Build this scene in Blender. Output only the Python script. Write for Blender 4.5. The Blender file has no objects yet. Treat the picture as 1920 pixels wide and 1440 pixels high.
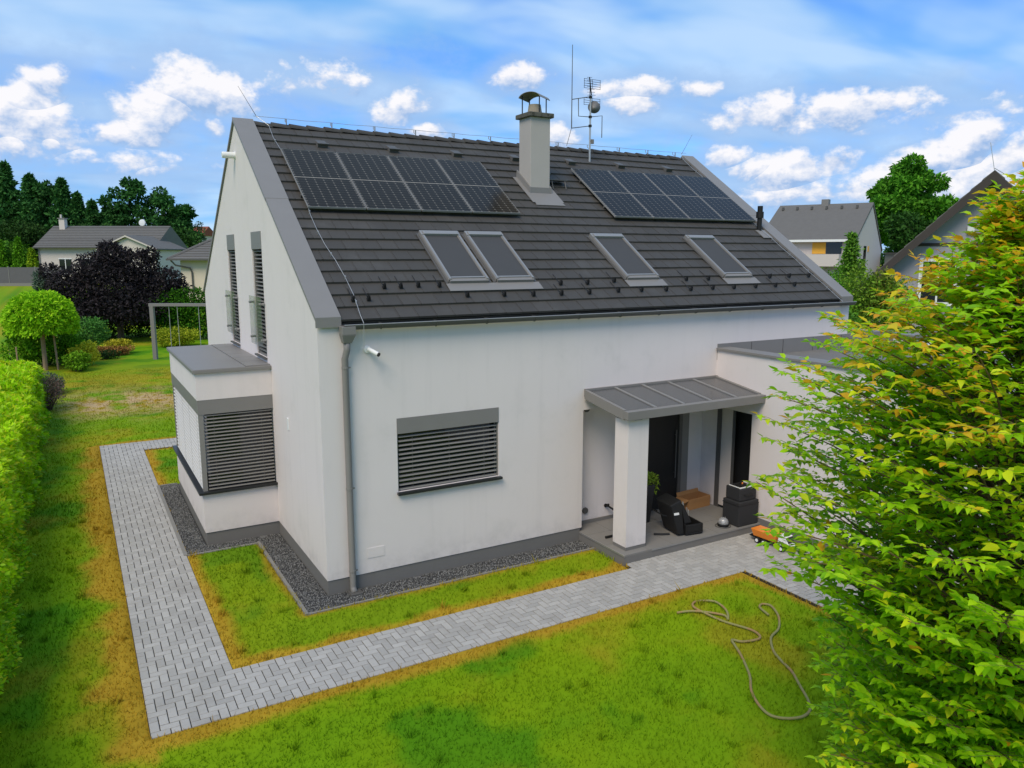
import bpy, math, random
import numpy as np
from math import sin, cos, pi, radians, atan, atan2, sqrt
from mathutils import Vector, Matrix, Euler
random.seed(5); rng = np.random.default_rng(7)
sc = bpy.context.scene
COL = sc.collection
# ------------------------------------------------------------------ camera
cam = bpy.data.cameras.new('camera'); camo = bpy.data.objects.new('camera', cam); COL.objects.link(camo)
CAM = Vector((-2.977, -10.670, 5.016))
camo.location = CAM; camo.rotation_euler = (pi/2-0.16698, 0, -0.52206)
cam.sensor_width = 36; cam.lens = 26.904; cam.clip_end = 3000; cam.clip_start = .05
sc.camera = camo
# ------------------------------------------------------------------ light
SUN_EL, SUN_AZ = radians(50), radians(-128)     # azimuth measured from +y towards +x
sun = bpy.data.lights.new('sun', 'SUN'); sun.energy = 2.9; sun.angle = radians(30); sun.color = (1, .87, .69)
suno = bpy.data.objects.new('sun', sun); COL.objects.link(suno)
sd = Vector((sin(SUN_AZ)*cos(SUN_EL), cos(SUN_AZ)*cos(SUN_EL), sin(SUN_EL)))
suno.rotation_euler = sd.to_track_quat('Z', 'Y').to_euler()
sc.view_settings.view_transform = 'Standard'; sc.view_settings.look = 'None'
sc.view_settings.exposure = 0.0; sc.view_settings.gamma = 1; sc.view_settings.use_curve_mapping = False
# ------------------------------------------------------------------ node helpers
class NT:
    def __init__(s, tree): s.t = tree; s.n = tree.nodes; s.l = tree.links
    def new(s, typ, **kw):
        n = s.n.new(typ)
        for k, v in kw.items(): setattr(n, k, v)
        return n
    def put(s, sock, v):
        if hasattr(v, 'is_output'): s.l.new(v, sock)
        elif v is not None:
            try: sock.default_value = v
            except Exception: sock.default_value = tuple(v)+(1,)
    def m(s, op, a, b=None, c=None, clamp=False):
        n = s.new('ShaderNodeMath', operation=op, use_clamp=clamp)
        for i, x in enumerate((a, b, c)):
            if x is not None: s.put(n.inputs[i], x)
        return n.outputs[0]
    def vm(s, op, a, b=None):
        n = s.new('ShaderNodeVectorMath', operation=op); s.put(n.inputs[0], a)
        if b is not None: s.put(n.inputs[1], b)
        return n.outputs['Value'] if op in ('LENGTH', 'DOT_PRODUCT') else n.outputs[0]
    def mix(s, f, a, b):
        n = s.new('ShaderNodeMix', data_type='RGBA'); s.put(n.inputs[0], f)
        for i, x in ((6, a), (7, b)):
            if isinstance(x, (tuple, list)) and len(x) == 3: x = tuple(x)+(1,)
            s.put(n.inputs[i], x)
        return n.outputs[2]
    def ramp(s, f, a, b, t0=0., t1=1.):
        n = s.new('ShaderNodeMapRange', interpolation_type='SMOOTHSTEP'); s.put(n.inputs[0], f)
        for i, v in enumerate((a, b, t0, t1)): n.inputs[i+1].default_value = v
        return n.outputs[0]
    def noise(s, vec, scale, detail=4, rough=.5, dist=0.):
        n = s.new('ShaderNodeTexNoise'); 
        if vec is not None: s.put(n.inputs['Vector'], vec)
        n.inputs['Scale'].default_value = scale; n.inputs['Detail'].default_value = detail
        n.inputs['Roughness'].default_value = rough; n.inputs['Distortion'].default_value = dist
        return n.outputs[0]
    def comb(s, x, y, z=0.):
        n = s.new('ShaderNodeCombineXYZ')
        for i, v in enumerate((x, y, z)): s.put(n.inputs[i], v)
        return n.outputs[0]
    def sep(s, v):
        n = s.new('ShaderNodeSeparateXYZ'); s.put(n.inputs[0], v); return n.outputs
    def mapping(s, v, loc=(0, 0, 0), rot=(0, 0, 0), scale=(1, 1, 1), typ='POINT'):
        n = s.new('ShaderNodeMapping', vector_type=typ); s.put(n.inputs[0], v)
        n.inputs[1].default_value = loc; n.inputs[2].default_value = rot; n.inputs[3].default_value = scale
        return n.outputs[0]
# ------------------------------------------------------------------ world: clear sky with streaked and heaped clouds
world = bpy.data.worlds.new('World'); sc.world = world; world.use_nodes = True
W_ = NT(world.node_tree); world.node_tree.nodes.clear()
sky = W_.new('ShaderNodeTexSky', sky_type='NISHITA', sun_disc=False)
sky.sun_elevation = SUN_EL; sky.sun_rotation = SUN_AZ % (2*pi)
sky.air_density = 1.0; sky.dust_density = .3; sky.ozone_density = 3.0
SKY_STRENGTH = 0.12
tc = W_.new('ShaderNodeTexCoord').outputs['Generated']
dx, dy, dz = W_.sep(tc)
az = W_.m('ARCTAN2', dx, dy); el = W_.m('ARCSINE', W_.m('MAXIMUM', dz, -.2))
ae = W_.comb(az, el, 0)
CUM = [(0.93,.072,.10,.014,0,.62),(1.06,.075,.09,.022,.1,.75),(-.03,.14,.045,.028,0,.75),(.06,.105,.07,.010,0,.4),(.27,.20,.05,.012,.1,.45),(0.146,0.185,0.0415,0.0228,0,1),(0.108,0.159,0.042,0.0206,0.35,1),(0.067,0.138,0.0298,0.0102,0.3,0.9),(-0.017,0.167,0.0304,0.0171,0.6,0.9),(-0.04,0.118,0.0164,0.0098,0,0.7),(-0.005,0.119,0.0101,0.0066,0,0.7),(0.164,0.148,0.0106,0.0082,0,0.8),(0.11,0.098,0.0273,0.0053,0.1,0.45),(0.38,0.174,0.0262,0.0135,0.5,0.8),(0.414,0.15,0.0185,0.0075,0,0.9),(0.528,0.213,0.0212,0.0102,0.1,0.9),(0.68,0.199,0.0485,0.009,0,0.8),(0.744,0.195,0.0315,0.0071,0,0.6),(0.671,0.185,0.026,0.0097,0,0.6),(0.838,0.161,0.0572,0.0142,-0.05,0.75),(0.926,0.163,0.0562,0.0126,0,0.7),(1.013,0.151,0.057,0.0122,0,0.5),(0.86,0.097,0.036,0.0147,0.2,0.95),(0.909,0.107,0.0231,0.0107,0.2,0.95),(0.975,0.091,0.0354,0.0152,0.25,0.9),(1.009,0.104,0.0315,0.0137,0.3,1),(1.044,0.116,0.0277,0.0167,0.5,1),(1.082,0.099,0.0241,0.0154,0.6,1),(0.791,0.119,0.0218,0.0093,0.1,0.7),(0.583,0.146,0.016,0.0094,0,0.8),(0.954,0.076,0.0334,0.0083,0.2,0.6),(0.823,0.101,0.0276,0.0124,0.2,0.6)]
# the same heaped clouds go on round the rest of the horizon
r_ = random.Random(3)
for k in range(7):
    a0 = 1.45+k*0.68+r_.uniform(-.1, .1)
    if a0 > pi: a0 -= 2*pi
    CUM.append((a0, r_.uniform(.09, .2), r_.uniform(.09, .16), r_.uniform(.03, .05), r_.uniform(-.2, .4), .9))
vx, vy, _ = W_.sep(ae); best = -1.0; yb = 0.0
for (a0, e0, ra, rb, rot, w) in CUM:      # rotated ellipse about (a0, e0); the running maximum rides in z
    v = W_.comb(vx, vy, best); c, s_ = cos(rot), sin(rot); ra *= 1.85; rb *= 2.0
    d1 = W_.vm('DOT_PRODUCT', v, (c/ra, s_/ra, 0)); d2 = W_.vm('DOT_PRODUCT', v, (-s_/rb, c/rb, 0))
    qy = W_.m('SUBTRACT', d2, (-a0*s_+e0*c)/rb)
    val = W_.m('MULTIPLY_ADD', W_.vm('LENGTH', W_.comb(W_.m('SUBTRACT', d1, (a0*c+e0*s_)/ra), qy, 0)), -w, w)
    yb = W_.m('MULTIPLY_ADD', W_.m('GREATER_THAN', val, best), W_.m('SUBTRACT', qy, yb), yb)   # height inside the winning heap
    best = W_.m('MAXIMUM', best, val)
def puff(vec):
    nz = W_.noise(W_.mapping(vec, scale=(1, 1.45, 1)), 17, 5, .6, .1)
    n2 = W_.noise(W_.mapping(vec, scale=(1, 1.2, 1)), 75, 3, .55)
    return W_.m('ADD', W_.m('MULTIPLY_ADD', nz, 1.85, -.93), W_.m('MULTIPLY_ADD', n2, .42, -.21))
n0 = puff(ae); n1 = puff(W_.vm('ADD', ae, (-.006, .014, 0)))
c0 = W_.m('ADD', best, n0)
dens = W_.ramp(c0, .10, .50)
# tops bright, bellies dim: the puffs' own relief plus depth inside the heap
light = W_.m('ADD', W_.m('MULTIPLY', W_.m('SUBTRACT', n0, n1), 1.5), W_.m('ADD', W_.m('MULTIPLY_ADD', c0, .22, .56), W_.m('MULTIPLY', yb, .8)), clamp=True)
pp = W_.m('DIVIDE', 1.0, W_.m('ADD', W_.m('MAXIMUM', dz, 0), .16))
pv = W_.comb(W_.m('MULTIPLY', dx, pp), W_.m('MULTIPLY', dy, pp), 0)
w1 = W_.noise(W_.mapping(pv, rot=(0, 0, .35), scale=(.55, 1.4, 1)), 1.1, 4, .48, .5)
w2 = W_.noise(W_.mapping(pv, (3, 1, 0), rot=(0, 0, .9), scale=(.9, 1.6, 1)), 1.9, 3, .45, .3)
veil = W_.ramp(W_.m('MULTIPLY_ADD', w2, .35, W_.m('MULTIPLY', w1, .8)), .385, .61)
veil = W_.m('MAXIMUM', veil, W_.ramp(dz, .17, .02, 0, .85))
base = W_.vm('MULTIPLY', sky.outputs[0], (SKY_STRENGTH*.55, SKY_STRENGTH*.98, SKY_STRENGTH*1.6))
veilc = W_.mix(W_.ramp(w2, .30, .66), (.22, .51, .93), (.54, .75, 1.0))
colr = W_.mix(W_.m('MULTIPLY', veil, .88), base, veilc)
cumc = W_.mix(light, (.33, .50, .80), (1.0, .98, 1.0))
colr = W_.mix(W_.m('MULTIPLY', W_.ramp(W_.m('MULTIPLY_ADD', n0, .8, best), -.8, .2), .72), colr, (.36, .55, .87))
colr = W_.mix(W_.m('MULTIPLY', dens, .95), colr, cumc)
# below the horizon the far land, dull green
colr = W_.mix(W_.ramp(dz, 0.0, -.02), colr, (.07, .10, .05))
bg = W_.new('ShaderNodeBackground'); W_.l.new(colr, bg.inputs[0]); bg.inputs[1].default_value = 1.0
wo = W_.new('ShaderNodeOutputWorld'); W_.l.new(bg.outputs[0], wo.inputs[0])
# ------------------------------------------------------------------ materials
def mat(name, col, rough=.7, metal=0., var=0., vscale=3., bump=0., bscale=60., rnd=0., spec=.5, alpha=None, trans=0.,
        attr=None, stain=None, island=0., coat=0., streak=0.):
    m = bpy.data.materials.new(name); m.use_nodes = True
    N = NT(m.node_tree); b = N.n['Principled BSDF']
    b.inputs['Roughness'].default_value = rough; b.inputs['Metallic'].default_value = metal
    b.inputs['Specular IOR Level'].default_value = spec
    geo = N.new('ShaderNodeNewGeometry'); P = geo.outputs['Position']
    c = tuple(col)+(1,)
    if attr:
        a = N.new('ShaderNodeAttribute', attribute_name=attr); c = a.outputs['Color']
    f = None
    def mul(c, fac):
        n = N.new('ShaderNodeVectorMath', operation='SCALE'); N.put(n.inputs[0], c if not isinstance(c, tuple) else c[:3]); N.put(n.inputs['Scale'], fac)
        return n.outputs[0]
    if var:
        n1 = N.noise(P, vscale, 5, .6); c = mul(c, N.m('MULTIPLY_ADD', n1, 2*var, 1-var))
    if rnd:
        oi = N.new('ShaderNodeObjectInfo').outputs['Random']; ri = geo.outputs['Random Per Island']
        fr = N.m('FRACT', N.m('ADD', oi, ri)); c = mul(c, N.m('MULTIPLY_ADD', fr, 2*rnd, 1-rnd))
    if island:
        c = mul(c, N.m('MULTIPLY_ADD', geo.outputs['Random Per Island'], 2*island, 1-island))
    if stain:
        scol, sscale, s0, s1, amt = stain
        n2 = N.noise(P, sscale, 6, .65); c = N.mix(N.m('MULTIPLY', N.ramp(n2, s0, s1), amt), c, scol)
    if streak:      # rain streaks, splash dirt above the ground, fine plaster grain
        n3 = N.noise(N.mapping(P, scale=(5, 5, .35)), 1.0, 5, .6); zc_ = N.sep(P)[2]
        c = mul(c, N.m('SUBTRACT', 1.0, N.m('MULTIPLY', N.ramp(n3, .5, .75), streak)))
        c = mul(c, N.m('SUBTRACT', 1.0, N.m('MULTIPLY', N.m('MULTIPLY', N.ramp(zc_, .62, .2), N.ramp(N.noise(P, 4, 5, .7), .35, .7)), .16)))
        c = mul(c, N.m('MULTIPLY_ADD', N.noise(P, 160, 2, .5), .12, .94))
    N.put(b.inputs['Base Color'], c)
    if bump:
        bn = N.new('ShaderNodeBump'); bn.inputs['Strength'].default_value = bump; bn.inputs['Distance'].default_value = .01
        N.put(bn.inputs['Height'], N.noise(P, bscale, 4, .6)); N.l.new(bn.outputs[0], b.inputs['Normal'])
    if trans:
        out = N.n['Material Output']; tr = N.new('ShaderNodeBsdfTranslucent'); N.put(tr.inputs[0], c)
        ms = N.new('ShaderNodeMixShader'); ms.inputs[0].default_value = trans
        N.l.new(b.outputs[0], ms.inputs[1]); N.l.new(tr.outputs[0], ms.inputs[2]); N.l.new(ms.outputs[0], out.inputs[0])
    if coat: b.inputs['Coat Weight'].default_value = coat; b.inputs['Coat Roughness'].default_value = .08
    if alpha is not None: b.inputs['Alpha'].default_value = alpha
    return m
M = {}
M['wall'] = mat('white_render', (.69, .625, .595), .92, var=.03, vscale=.8, bump=.45, bscale=110, streak=.045, stain=((.44, .42, .38), 1.1, .52, .8, .3))
M['wall_grey'] = mat('grey_render', (.46, .45, .425), .92, var=.03, vscale=.8, bump=.25, bscale=120)
M['plinth'] = mat('plinth_render', (.155, .147, .135), .9, var=.08, vscale=2, bump=.4, bscale=150)
M['tile'] = mat('roof_tile', (.048, .0425, .035), .7, var=.12, vscale=9, bump=.2, bscale=80, rnd=.09, stain=((.085, .08, .072), 1.4, .5, .75, .45))
M['metal'] = mat('grey_sheet_metal', (.20, .188, .174), .5, var=.06, vscale=2.5, spec=.4)
M['metal_dark'] = mat('dark_sheet_metal', (.085, .08, .073), .5, var=.06, vscale=3)
M['metal_roof'] = mat('flat_roof_membrane', (.15, .142, .13), .75, var=.08, vscale=1.2, stain=((.24, .235, .22), .9, .5, .7, .4))
M['alu'] = mat('aluminium', (.30, .29, .275), .45, metal=.4, var=.05)
M['alu_frame'] = mat('panel_frame', (.34, .33, .31), .4, metal=.3)
M['black'] = mat('black_plastic', (.010, .010, .010), .55, spec=.35)
M['charcoal'] = mat('charcoal_fabric', (.018, .018, .019), .85)
M['sill'] = mat('dark_sill', (.016, .016, .016), .4)
M['slat'] = mat('blind_slat', (.21, .20, .182), .45, spec=.4)
M['slat_lit'] = mat('lit_blind_slat', (.56, .54, .50), .5)  # same slats, stronger light on the bay's left face painted into the colour
M['glass_dark'] = mat('window_glass', (.012, .013, .014), .06, spec=.6)
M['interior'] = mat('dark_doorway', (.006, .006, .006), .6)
M['chimney'] = mat('chimney_render', (.40, .368, .33), .9, var=.06, vscale=2, bump=.2)
M['cap'] = mat('mossy_cap', (.10, .095, .075), .95, var=.3, vscale=12, bump=.6, stain=((.03, .03, .02), 8, .5, .6, .8))
M['clay'] = mat('flue_clay', (.28, .24, .18), .9, var=.2, vscale=10)
M['shade'] = mat('sun_screen', (.05, .05, .05), .85, var=.06, vscale=6)
M['wire'] = mat('galvanised_wire', (.45, .45, .44), .4, metal=.5)
M['white'] = mat('white_plastic', (.75, .75, .73), .4)
M['paver'] = mat('concrete_paver', (.37, .352, .322), .9, var=.10, vscale=14, bump=.5, bscale=160, rnd=.12, stain=((.22, .20, .17), 1.3, .5, .75, .4))
M['sand'] = mat('joint_sand', (.035, .032, .026), 1, var=.3, vscale=20)
M['kerb'] = mat('concrete_kerb', (.20, .19, .17), .9, var=.15, vscale=8)
M['gravel'] = mat('gravel', (.15, .148, .14), .9, island=.75, var=.2, vscale=40)
M['gravel_bed'] = mat('gravel_bed', (.035, .035, .036), .95, var=.6, vscale=60)
M['platform'] = mat('porch_paving', (.19, .18, .165), .75, var=.06, vscale=4)
M['card'] = mat('cardboard', (.38, .19, .07), .85, var=.08, vscale=8)
M['orange'] = mat('orange_plastic', (.75, .22, .02), .4)
M['yellow'] = mat('yellow_panel', (.75, .38, .03), .6, var=.1)
M['hose'] = mat('faded_hose', (.27, .25, .10), .9, spec=.1, stain=((.36, .19, .09), 2.5, .48, .6, .7))
M['bark'] = mat('bark', (.10, .075, .055), .95, var=.3, vscale=20, bump=.6, bscale=30)
M['wood'] = mat('wood_post', (.30, .20, .12), .9, var=.2, vscale=10)
M['bark_red'] = mat('twig_bark', (.16, .10, .05), .9, var=.3, vscale=20)
M['leaf'] = mat('leaf', (.1, .2, .01), .5, attr='Col', trans=.5, spec=.3)
M['leaf_matte'] = mat('foliage', (.1, .2, .01), .8, attr='Col', trans=.2, spec=.15)
M['lawn'] = mat('lawn_soil', (.1, .2, .01), .95, attr='Col', var=.14, vscale=5, spec=.1, bump=.7, bscale=45)
M['blade'] = mat('grass_blade', (.1, .2, .01), .8, attr='Col', trans=.25, spec=.15, island=.13)
M['screen'] = mat('mesh_fence', (.11, .105, .11), .9, var=.1)
M['far_tile'] = mat('far_roof_tile', (.12, .112, .10), .85, var=.15, vscale=3, rnd=.1)
M['far_wall'] = mat('far_render', (.56, .50, .45), .9, var=.04)
M['far_wall_cream'] = mat('cream_render', (.62, .52, .41), .9, var=.04)
M['lilac_wall'] = mat('lilac_render', (.33, .32, .36), .9, var=.03, bump=.1)
M['brown'] = mat('brown_boards', (.045, .035, .03), .8, var=.15)
M['red_tile'] = mat('red_tile', (.22, .06, .03), .9, var=.2)
M['pot'] = mat('planter', (.02, .02, .021), .6)
def glass(name, col, alpha, rough=.1):
    m = mat(name, col, rough, spec=.8); m.node_tree.nodes['Principled BSDF'].inputs['Alpha'].default_value = alpha; return m
M['canopy_glass'] = glass('canopy_glass', (.085, .085, .083), .88, .25)
M['rail_glass'] = glass('rail_glass', (.16, .19, .17), .26, .05)
M['clear'] = glass('clear_plastic', (.5, .5, .5), .45, .15)
# solar cell print: fine light grid on a dark laminate, in the panel's own coordinates
def solar_mat():
    m = bpy.data.materials.new('solar_cells'); m.use_nodes = True; N = NT(m.node_tree); b = N.n['Principled BSDF']
    o = N.new('ShaderNodeTexCoord').outputs['Object']; x, y, z = N.sep(o)
    def line(c, step, w):
        f = N.m('FRACT', N.m('DIVIDE', c, step)); d = N.m('MULTIPLY', N.m('ABSOLUTE', N.m('SUBTRACT', f, .5)), step)
        return N.m('GREATER_THAN', d, step/2-w)
    cx = (1.008-.05)/6; ry = (1.98-.05)/24
    xs = N.m('SUBTRACT', x, .025); ys = N.m('SUBTRACT', y, .025)
    lx = line(xs, cx, .0035); ly = line(ys, ry, .0030)
    bus = line(xs, cx/5, .0008)
    dia = N.m('MULTIPLY', line(xs, cx, .014), line(ys, ry, .010))
    mid = N.m('LESS_THAN', N.m('ABSOLUTE', N.m('SUBTRACT', y, .99)), .007)
    g = N.m('MAXIMUM', N.m('MULTIPLY', lx, .16), N.m('MULTIPLY', ly, .13)); g = N.m('MAXIMUM', g, N.m('MULTIPLY', bus, .05))
    g = N.m('MAXIMUM', g, N.m('MULTIPLY', dia, .40)); g = N.m('MAXIMUM', g, mid)
    N.put(b.inputs['Base Color'], N.mix(g, (.018, .0155, .012), (.34, .31, .26)))
    b.inputs['Specular Tint'].default_value = (1, .70, .40, 1); b.inputs['Roughness'].default_value = .18; b.inputs['Specular IOR Level'].default_value = .14
    return m
M['solar'] = solar_mat()
# ------------------------------------------------------------------ mesh helpers
class MB:
    def __init__(s): s.v = []; s.f = []
    def add(s, vs, fs):
        o = len(s.v); s.v += [tuple(v) for v in vs]; s.f += [tuple(i+o for i in f) for f in fs]; return s
    def box(s, x0, x1, y0, y1, z0, z1):
        return s.add([(x0,y0,z0),(x1,y0,z0),(x1,y1,z0),(x0,y1,z0),(x0,y0,z1),(x1,y0,z1),(x1,y1,z1),(x0,y1,z1)],
                     [(0,3,2,1),(4,5,6,7),(0,1,5,4),(1,2,6,5),(2,3,7,6),(3,0,4,7)])
    def hexa(s, b, t): # bottom 4, top 4 (ccw from above)
        return s.add(list(b)+list(t), [(0,3,2,1),(4,5,6,7),(0,1,5,4),(1,2,6,5),(2,3,7,6),(3,0,4,7)])
    def prism(s, poly, axis, a, b):
        n = len(poly)
        def P(p, c): return {0:(c,p[0],p[1]), 1:(p[0],c,p[1]), 2:(p[0],p[1],c)}[axis]
        vs = [P(p, a) for p in poly]+[P(p, b) for p in poly]
        fs = [tuple(range(n-1,-1,-1)), tuple(range(n,2*n))]+[(i,(i+1)%n,(i+1)%n+n,i+n) for i in range(n)]
        return s.add(vs, fs)
    def tube(s, pts, r, n=8, cap=True):
        pts = [Vector(p) for p in pts]; rs = r if isinstance(r, (list, tuple)) else [r]*len(pts)
        rings = []; up = None
        for i, p in enumerate(pts):
            d = (pts[min(i+1,len(pts)-1)]-pts[max(i-1,0)]).normalized()
            if up is None:
                up = Vector((0,0,1)) if abs(d.z) < .9 else Vector((1,0,0))
            a = d.cross(up).normalized(); b = a.cross(d).normalized(); up = b
            rings.append([p+(a*cos(2*pi*k/n)+b*sin(2*pi*k/n))*rs[i] for k in range(n)])
        vs = [v for R in rings for v in R]; fs = []
        for i in range(len(pts)-1):
            for k in range(n): fs.append((i*n+k, (i+1)*n+k, (i+1)*n+(k+1)%n, i*n+(k+1)%n))
        if cap: fs += [tuple(range(n)), tuple(range(len(vs)-1, len(vs)-n-1, -1))]
        return s.add(vs, fs)
    def lathe(s, prof, c, n=20, axis=2, caps=True):
        vs = []; 
        for (r, h) in prof:
            for k in range(n):
                a = 2*pi*k/n; u, w = r*cos(a), r*sin(a)
                vs.append({2:(c[0]+u,c[1]+w,c[2]+h), 0:(c[0]+h,c[1]+u,c[2]+w), 1:(c[0]+u,c[1]+h,c[2]+w)}[axis])
        fs = [(i*n+k, i*n+(k+1)%n, (i+1)*n+(k+1)%n, (i+1)*n+k) for i in range(len(prof)-1) for k in range(n)]
        if caps: fs += [tuple(range(n-1,-1,-1)), tuple(range(len(vs)-n, len(vs)))]
        return s.add(vs, fs)
    def xf(s, mtx):
        s.v = [tuple(mtx @ Vector(v)) for v in s.v]; return s
    def mesh(s, name, mt):
        me = bpy.data.meshes.new(name); me.from_pydata(s.v, [], s.f); me.materials.append(M[mt] if isinstance(mt, str) else mt)
        return me
    def build(s, name, mt, parent=None, smooth=False, bevel=0, **tags):
        me = s.mesh(name, mt)
        import bmesh
        bm = bmesh.new(); bm.from_mesh(me); bmesh.ops.recalc_face_normals(bm, faces=bm.faces); bm.to_mesh(me); bm.free()
        if smooth: me.polygons.foreach_set('use_smooth', [True]*len(me.polygons))
        o = bpy.data.objects.new(name, me); COL.objects.link(o)
        if parent: o.parent = parent
        if bevel:
            b = o.modifiers.new('bevel', 'BEVEL'); b.width = bevel; b.segments = 2; b.limit_method = 'ANGLE'
        for k, v in tags.items(): o[k] = v
        return o
def inst(name, me, loc=(0,0,0), rot=(0,0,0), parent=None, scale=None):
    o = bpy.data.objects.new(name, me); COL.objects.link(o); o.location = loc; o.rotation_euler = rot
    if scale is not None: o.scale = scale
    if parent: o.parent = parent
    return o
def thing(name, label, cat, loc=(0,0,0), rot=(0,0,0), group=None):
    o = bpy.data.objects.new(name, None); COL.objects.link(o); o.location = loc; o.rotation_euler = rot
    o.empty_display_size = .1; o['label'] = label; o['category'] = cat
    if group: o['group'] = group
    return o
def arr_mesh(name, V, F, mt, colors=None, smooth=False):
    """V (n,3); F (m,k) all polygons the same size"""
    V = np.asarray(V, np.float32); F = np.asarray(F, np.int32); k = F.shape[1]
    me = bpy.data.meshes.new(name); me.vertices.add(len(V)); me.vertices.foreach_set('co', V.ravel())
    me.loops.add(F.size); me.loops.foreach_set('vertex_index', F.ravel())
    me.polygons.add(len(F)); me.polygons.foreach_set('loop_start', np.arange(0, F.size, k, dtype=np.int32))
    try: me.polygons.foreach_set('loop_total', np.full(len(F), k, np.int32))
    except Exception: pass
    if smooth: me.polygons.foreach_set('use_smooth', np.ones(len(F), bool))
    me.update(calc_edges=True); me.validate()
    if colors is not None:
        ca = me.color_attributes.new('Col', 'FLOAT_COLOR', 'POINT')
        c = np.ones((len(V), 4), np.float32); c[:, :3] = colors; ca.data.foreach_set('color', c.ravel())
    me.materials.append(M[mt]); return me
# numpy noise
_H = rng.random((256, 256))
def vnoise(x, y):
    xi = np.floor(x).astype(int); yi = np.floor(y).astype(int); fx = x-xi; fy = y-yi
    fx = fx*fx*(3-2*fx); fy = fy*fy*(3-2*fy)
    h = lambda a, b: _H[a & 255, b & 255]
    return (h(xi,yi)*(1-fx)+h(xi+1,yi)*fx)*(1-fy)+(h(xi,yi+1)*(1-fx)+h(xi+1,yi+1)*fx)*fy
def fbm(x, y, o=4):
    t = 0; a = .5; n = 0
    for i in range(o): t = t+a*vnoise(x*2**i+17*i, y*2**i+5*i); n += a; a *= .55
    return t/n
def sstep(x, a, b):
    t = np.clip((x-a)/(b-a), 0, 1); return t*t*(3-2*t)
def terrain(x, y):
    D = .4987*x+.867*y+10.73
    return 1.75*sstep(D, 46, 86)
def rdist(x, y, x0, x1, y0, y1):
    dx = np.maximum(np.maximum(x0-x, x-x1), 0); dy = np.maximum(np.maximum(y0-y, y-y1), 0)
    return np.hypot(dx, dy)
# key dimensions
XG = 7.70; ZP = .23; L = 11.51; S = .6736; TH = atan(S); YE, ZE = -.03, 4.083; WR = 5.03; BX = 1.255; BY0, BY1 = 3.03, 6.78
PATHS = [(-2.62, -1.62, -2.45, 11.95), (-1.62, 6.08, -2.45, -1.45), (4.58, 6.08, -1.45, -1.28), (6.08, XG, -8, -1.28), (-1.62, 1, 10.95, 11.95), (XG, 14, -12, -4.25), (6.08, XG, -12, -8)]
GRAVEL = [(-.42, 0, -.42, BY0), (0, 4.55, -.42, 0), (-1.60, -.42, 2.72, BY0), (-1.60, -BX, BY0, 7.26), (-1.60, 0, 6.78, 7.26)]
def lawn_color(x, y):
    d = np.full(x.shape, 99.)
    for r in PATHS: d = np.minimum(d, rdist(x, y, *r))
    n = fbm(x*1.6, y*1.6, 5); n2 = fbm(x*.45+9, y*.45+3, 4); n3 = fbm(x*5+1, y*5, 3)
    w = np.where((x < -2.6) & (y < 12), .52, .27)
    dry = 1-sstep(d+(n-.5)*w*1.6, w*.35, w*1.15)
    g = np.full(x.shape, 99.)
    for r in GRAVEL[:2]: g = np.minimum(g, rdist(x, y, *r))
    dry = np.maximum(dry, .8*(1-sstep(g+(n-.5)*.3, .05, .22)))
    patch = sstep(n2*.6+n*.4, .50, .66)*.42
    inner = ((x > -1.7) & (x < 5) & (y > -1.6) & (y < 3)); patch = np.where(inner, patch+.12, patch)
    dry = np.maximum(dry, patch)
    # worn dry strip across the far lawn
    far = np.exp(-((y-18.6)/2.3)**2)*sstep(x, -4.3, -2.6)*sstep(n, .22, .55)
    dry = np.maximum(dry, far)
    dry = np.maximum(dry, .6*np.exp(-((y-23.5)/4)**2)*sstep(n, .2, .6))
    green = np.stack([.078+.14*n2+.03*n3, .222+.05*n2+.05*n3, .002+.001*n3], -1)
    deep = sstep(fbm(x*.8+40, y*.8, 4), .52, .66)[..., None]
    green = green*(1-deep*.65)+np.array([.03, .17, .003])*deep*.65
    tan = np.stack([.37+.12*(n3-.5), .235+.09*(n3-.5), .012+.012*n3], -1)
    sand = np.array([.46, .33, .17])
    c = green*(1-dry[..., None])+tan*dry[..., None]
    bf = (far*sstep(n3, .36, .52))[..., None]
    c = c*(1-bf)+sand*bf
    return c.clip(0, 1)
# ================================================================== GROUND
def axis_pts(lo, hi, step, far):
    a = list(np.arange(lo, hi+1e-6, step)); s = step; x = hi
    while x < far: s *= 1.25; x += s; a.append(x)
    s = step; x = lo; pre = []
    while x > -far: s *= 1.25; x -= s; pre.append(x)
    return np.array(pre[::-1]+a)
gx = axis_pts(-6.5, 8.5, .1, 900); gy = axis_pts(-8.5, 36, .11, 1100)
X, Y = np.meshgrid(gx, gy, indexing='ij'); nz = len(gy)
hole0 = np.full(X.shape, 99.)
for r in PATHS+GRAVEL: hole0 = np.minimum(hole0, rdist(X, Y, *r))
Z = terrain(X, Y)+(fbm(X*1.2, Y*1.2, 3)-.5)*.03*np.exp(-np.hypot(X-1, Y-3)/60)*np.clip((hole0)/.5, 0, 1)-.002
hole = np.full(X.shape, 99.)
for r in PATHS+GRAVEL+[(0, 11.5, 0, 10), (4.56, XG, -1.28, 0), (-1.25, 0, 3, 6.8), (XG, 14, -4.2, 2)]: hole = np.minimum(hole, rdist(X, Y, *r))
Z = np.where(hole <= 0, -.06, Z)
C_ = lawn_color(X, Y)
i, j = np.meshgrid(np.arange(len(gx)-1), np.arange(nz-1), indexing='ij'); q = (i*nz+j).ravel()
me = arr_mesh('ground', np.stack([X, Y, Z], -1).reshape(-1, 3), np.stack([q, q+nz, q+nz+1, q+1], -1), 'lawn', C_.reshape(-1, 3), smooth=True)
g = bpy.data.objects.new('ground', me); COL.objects.link(g); g['kind'] = 'structure'
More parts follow.
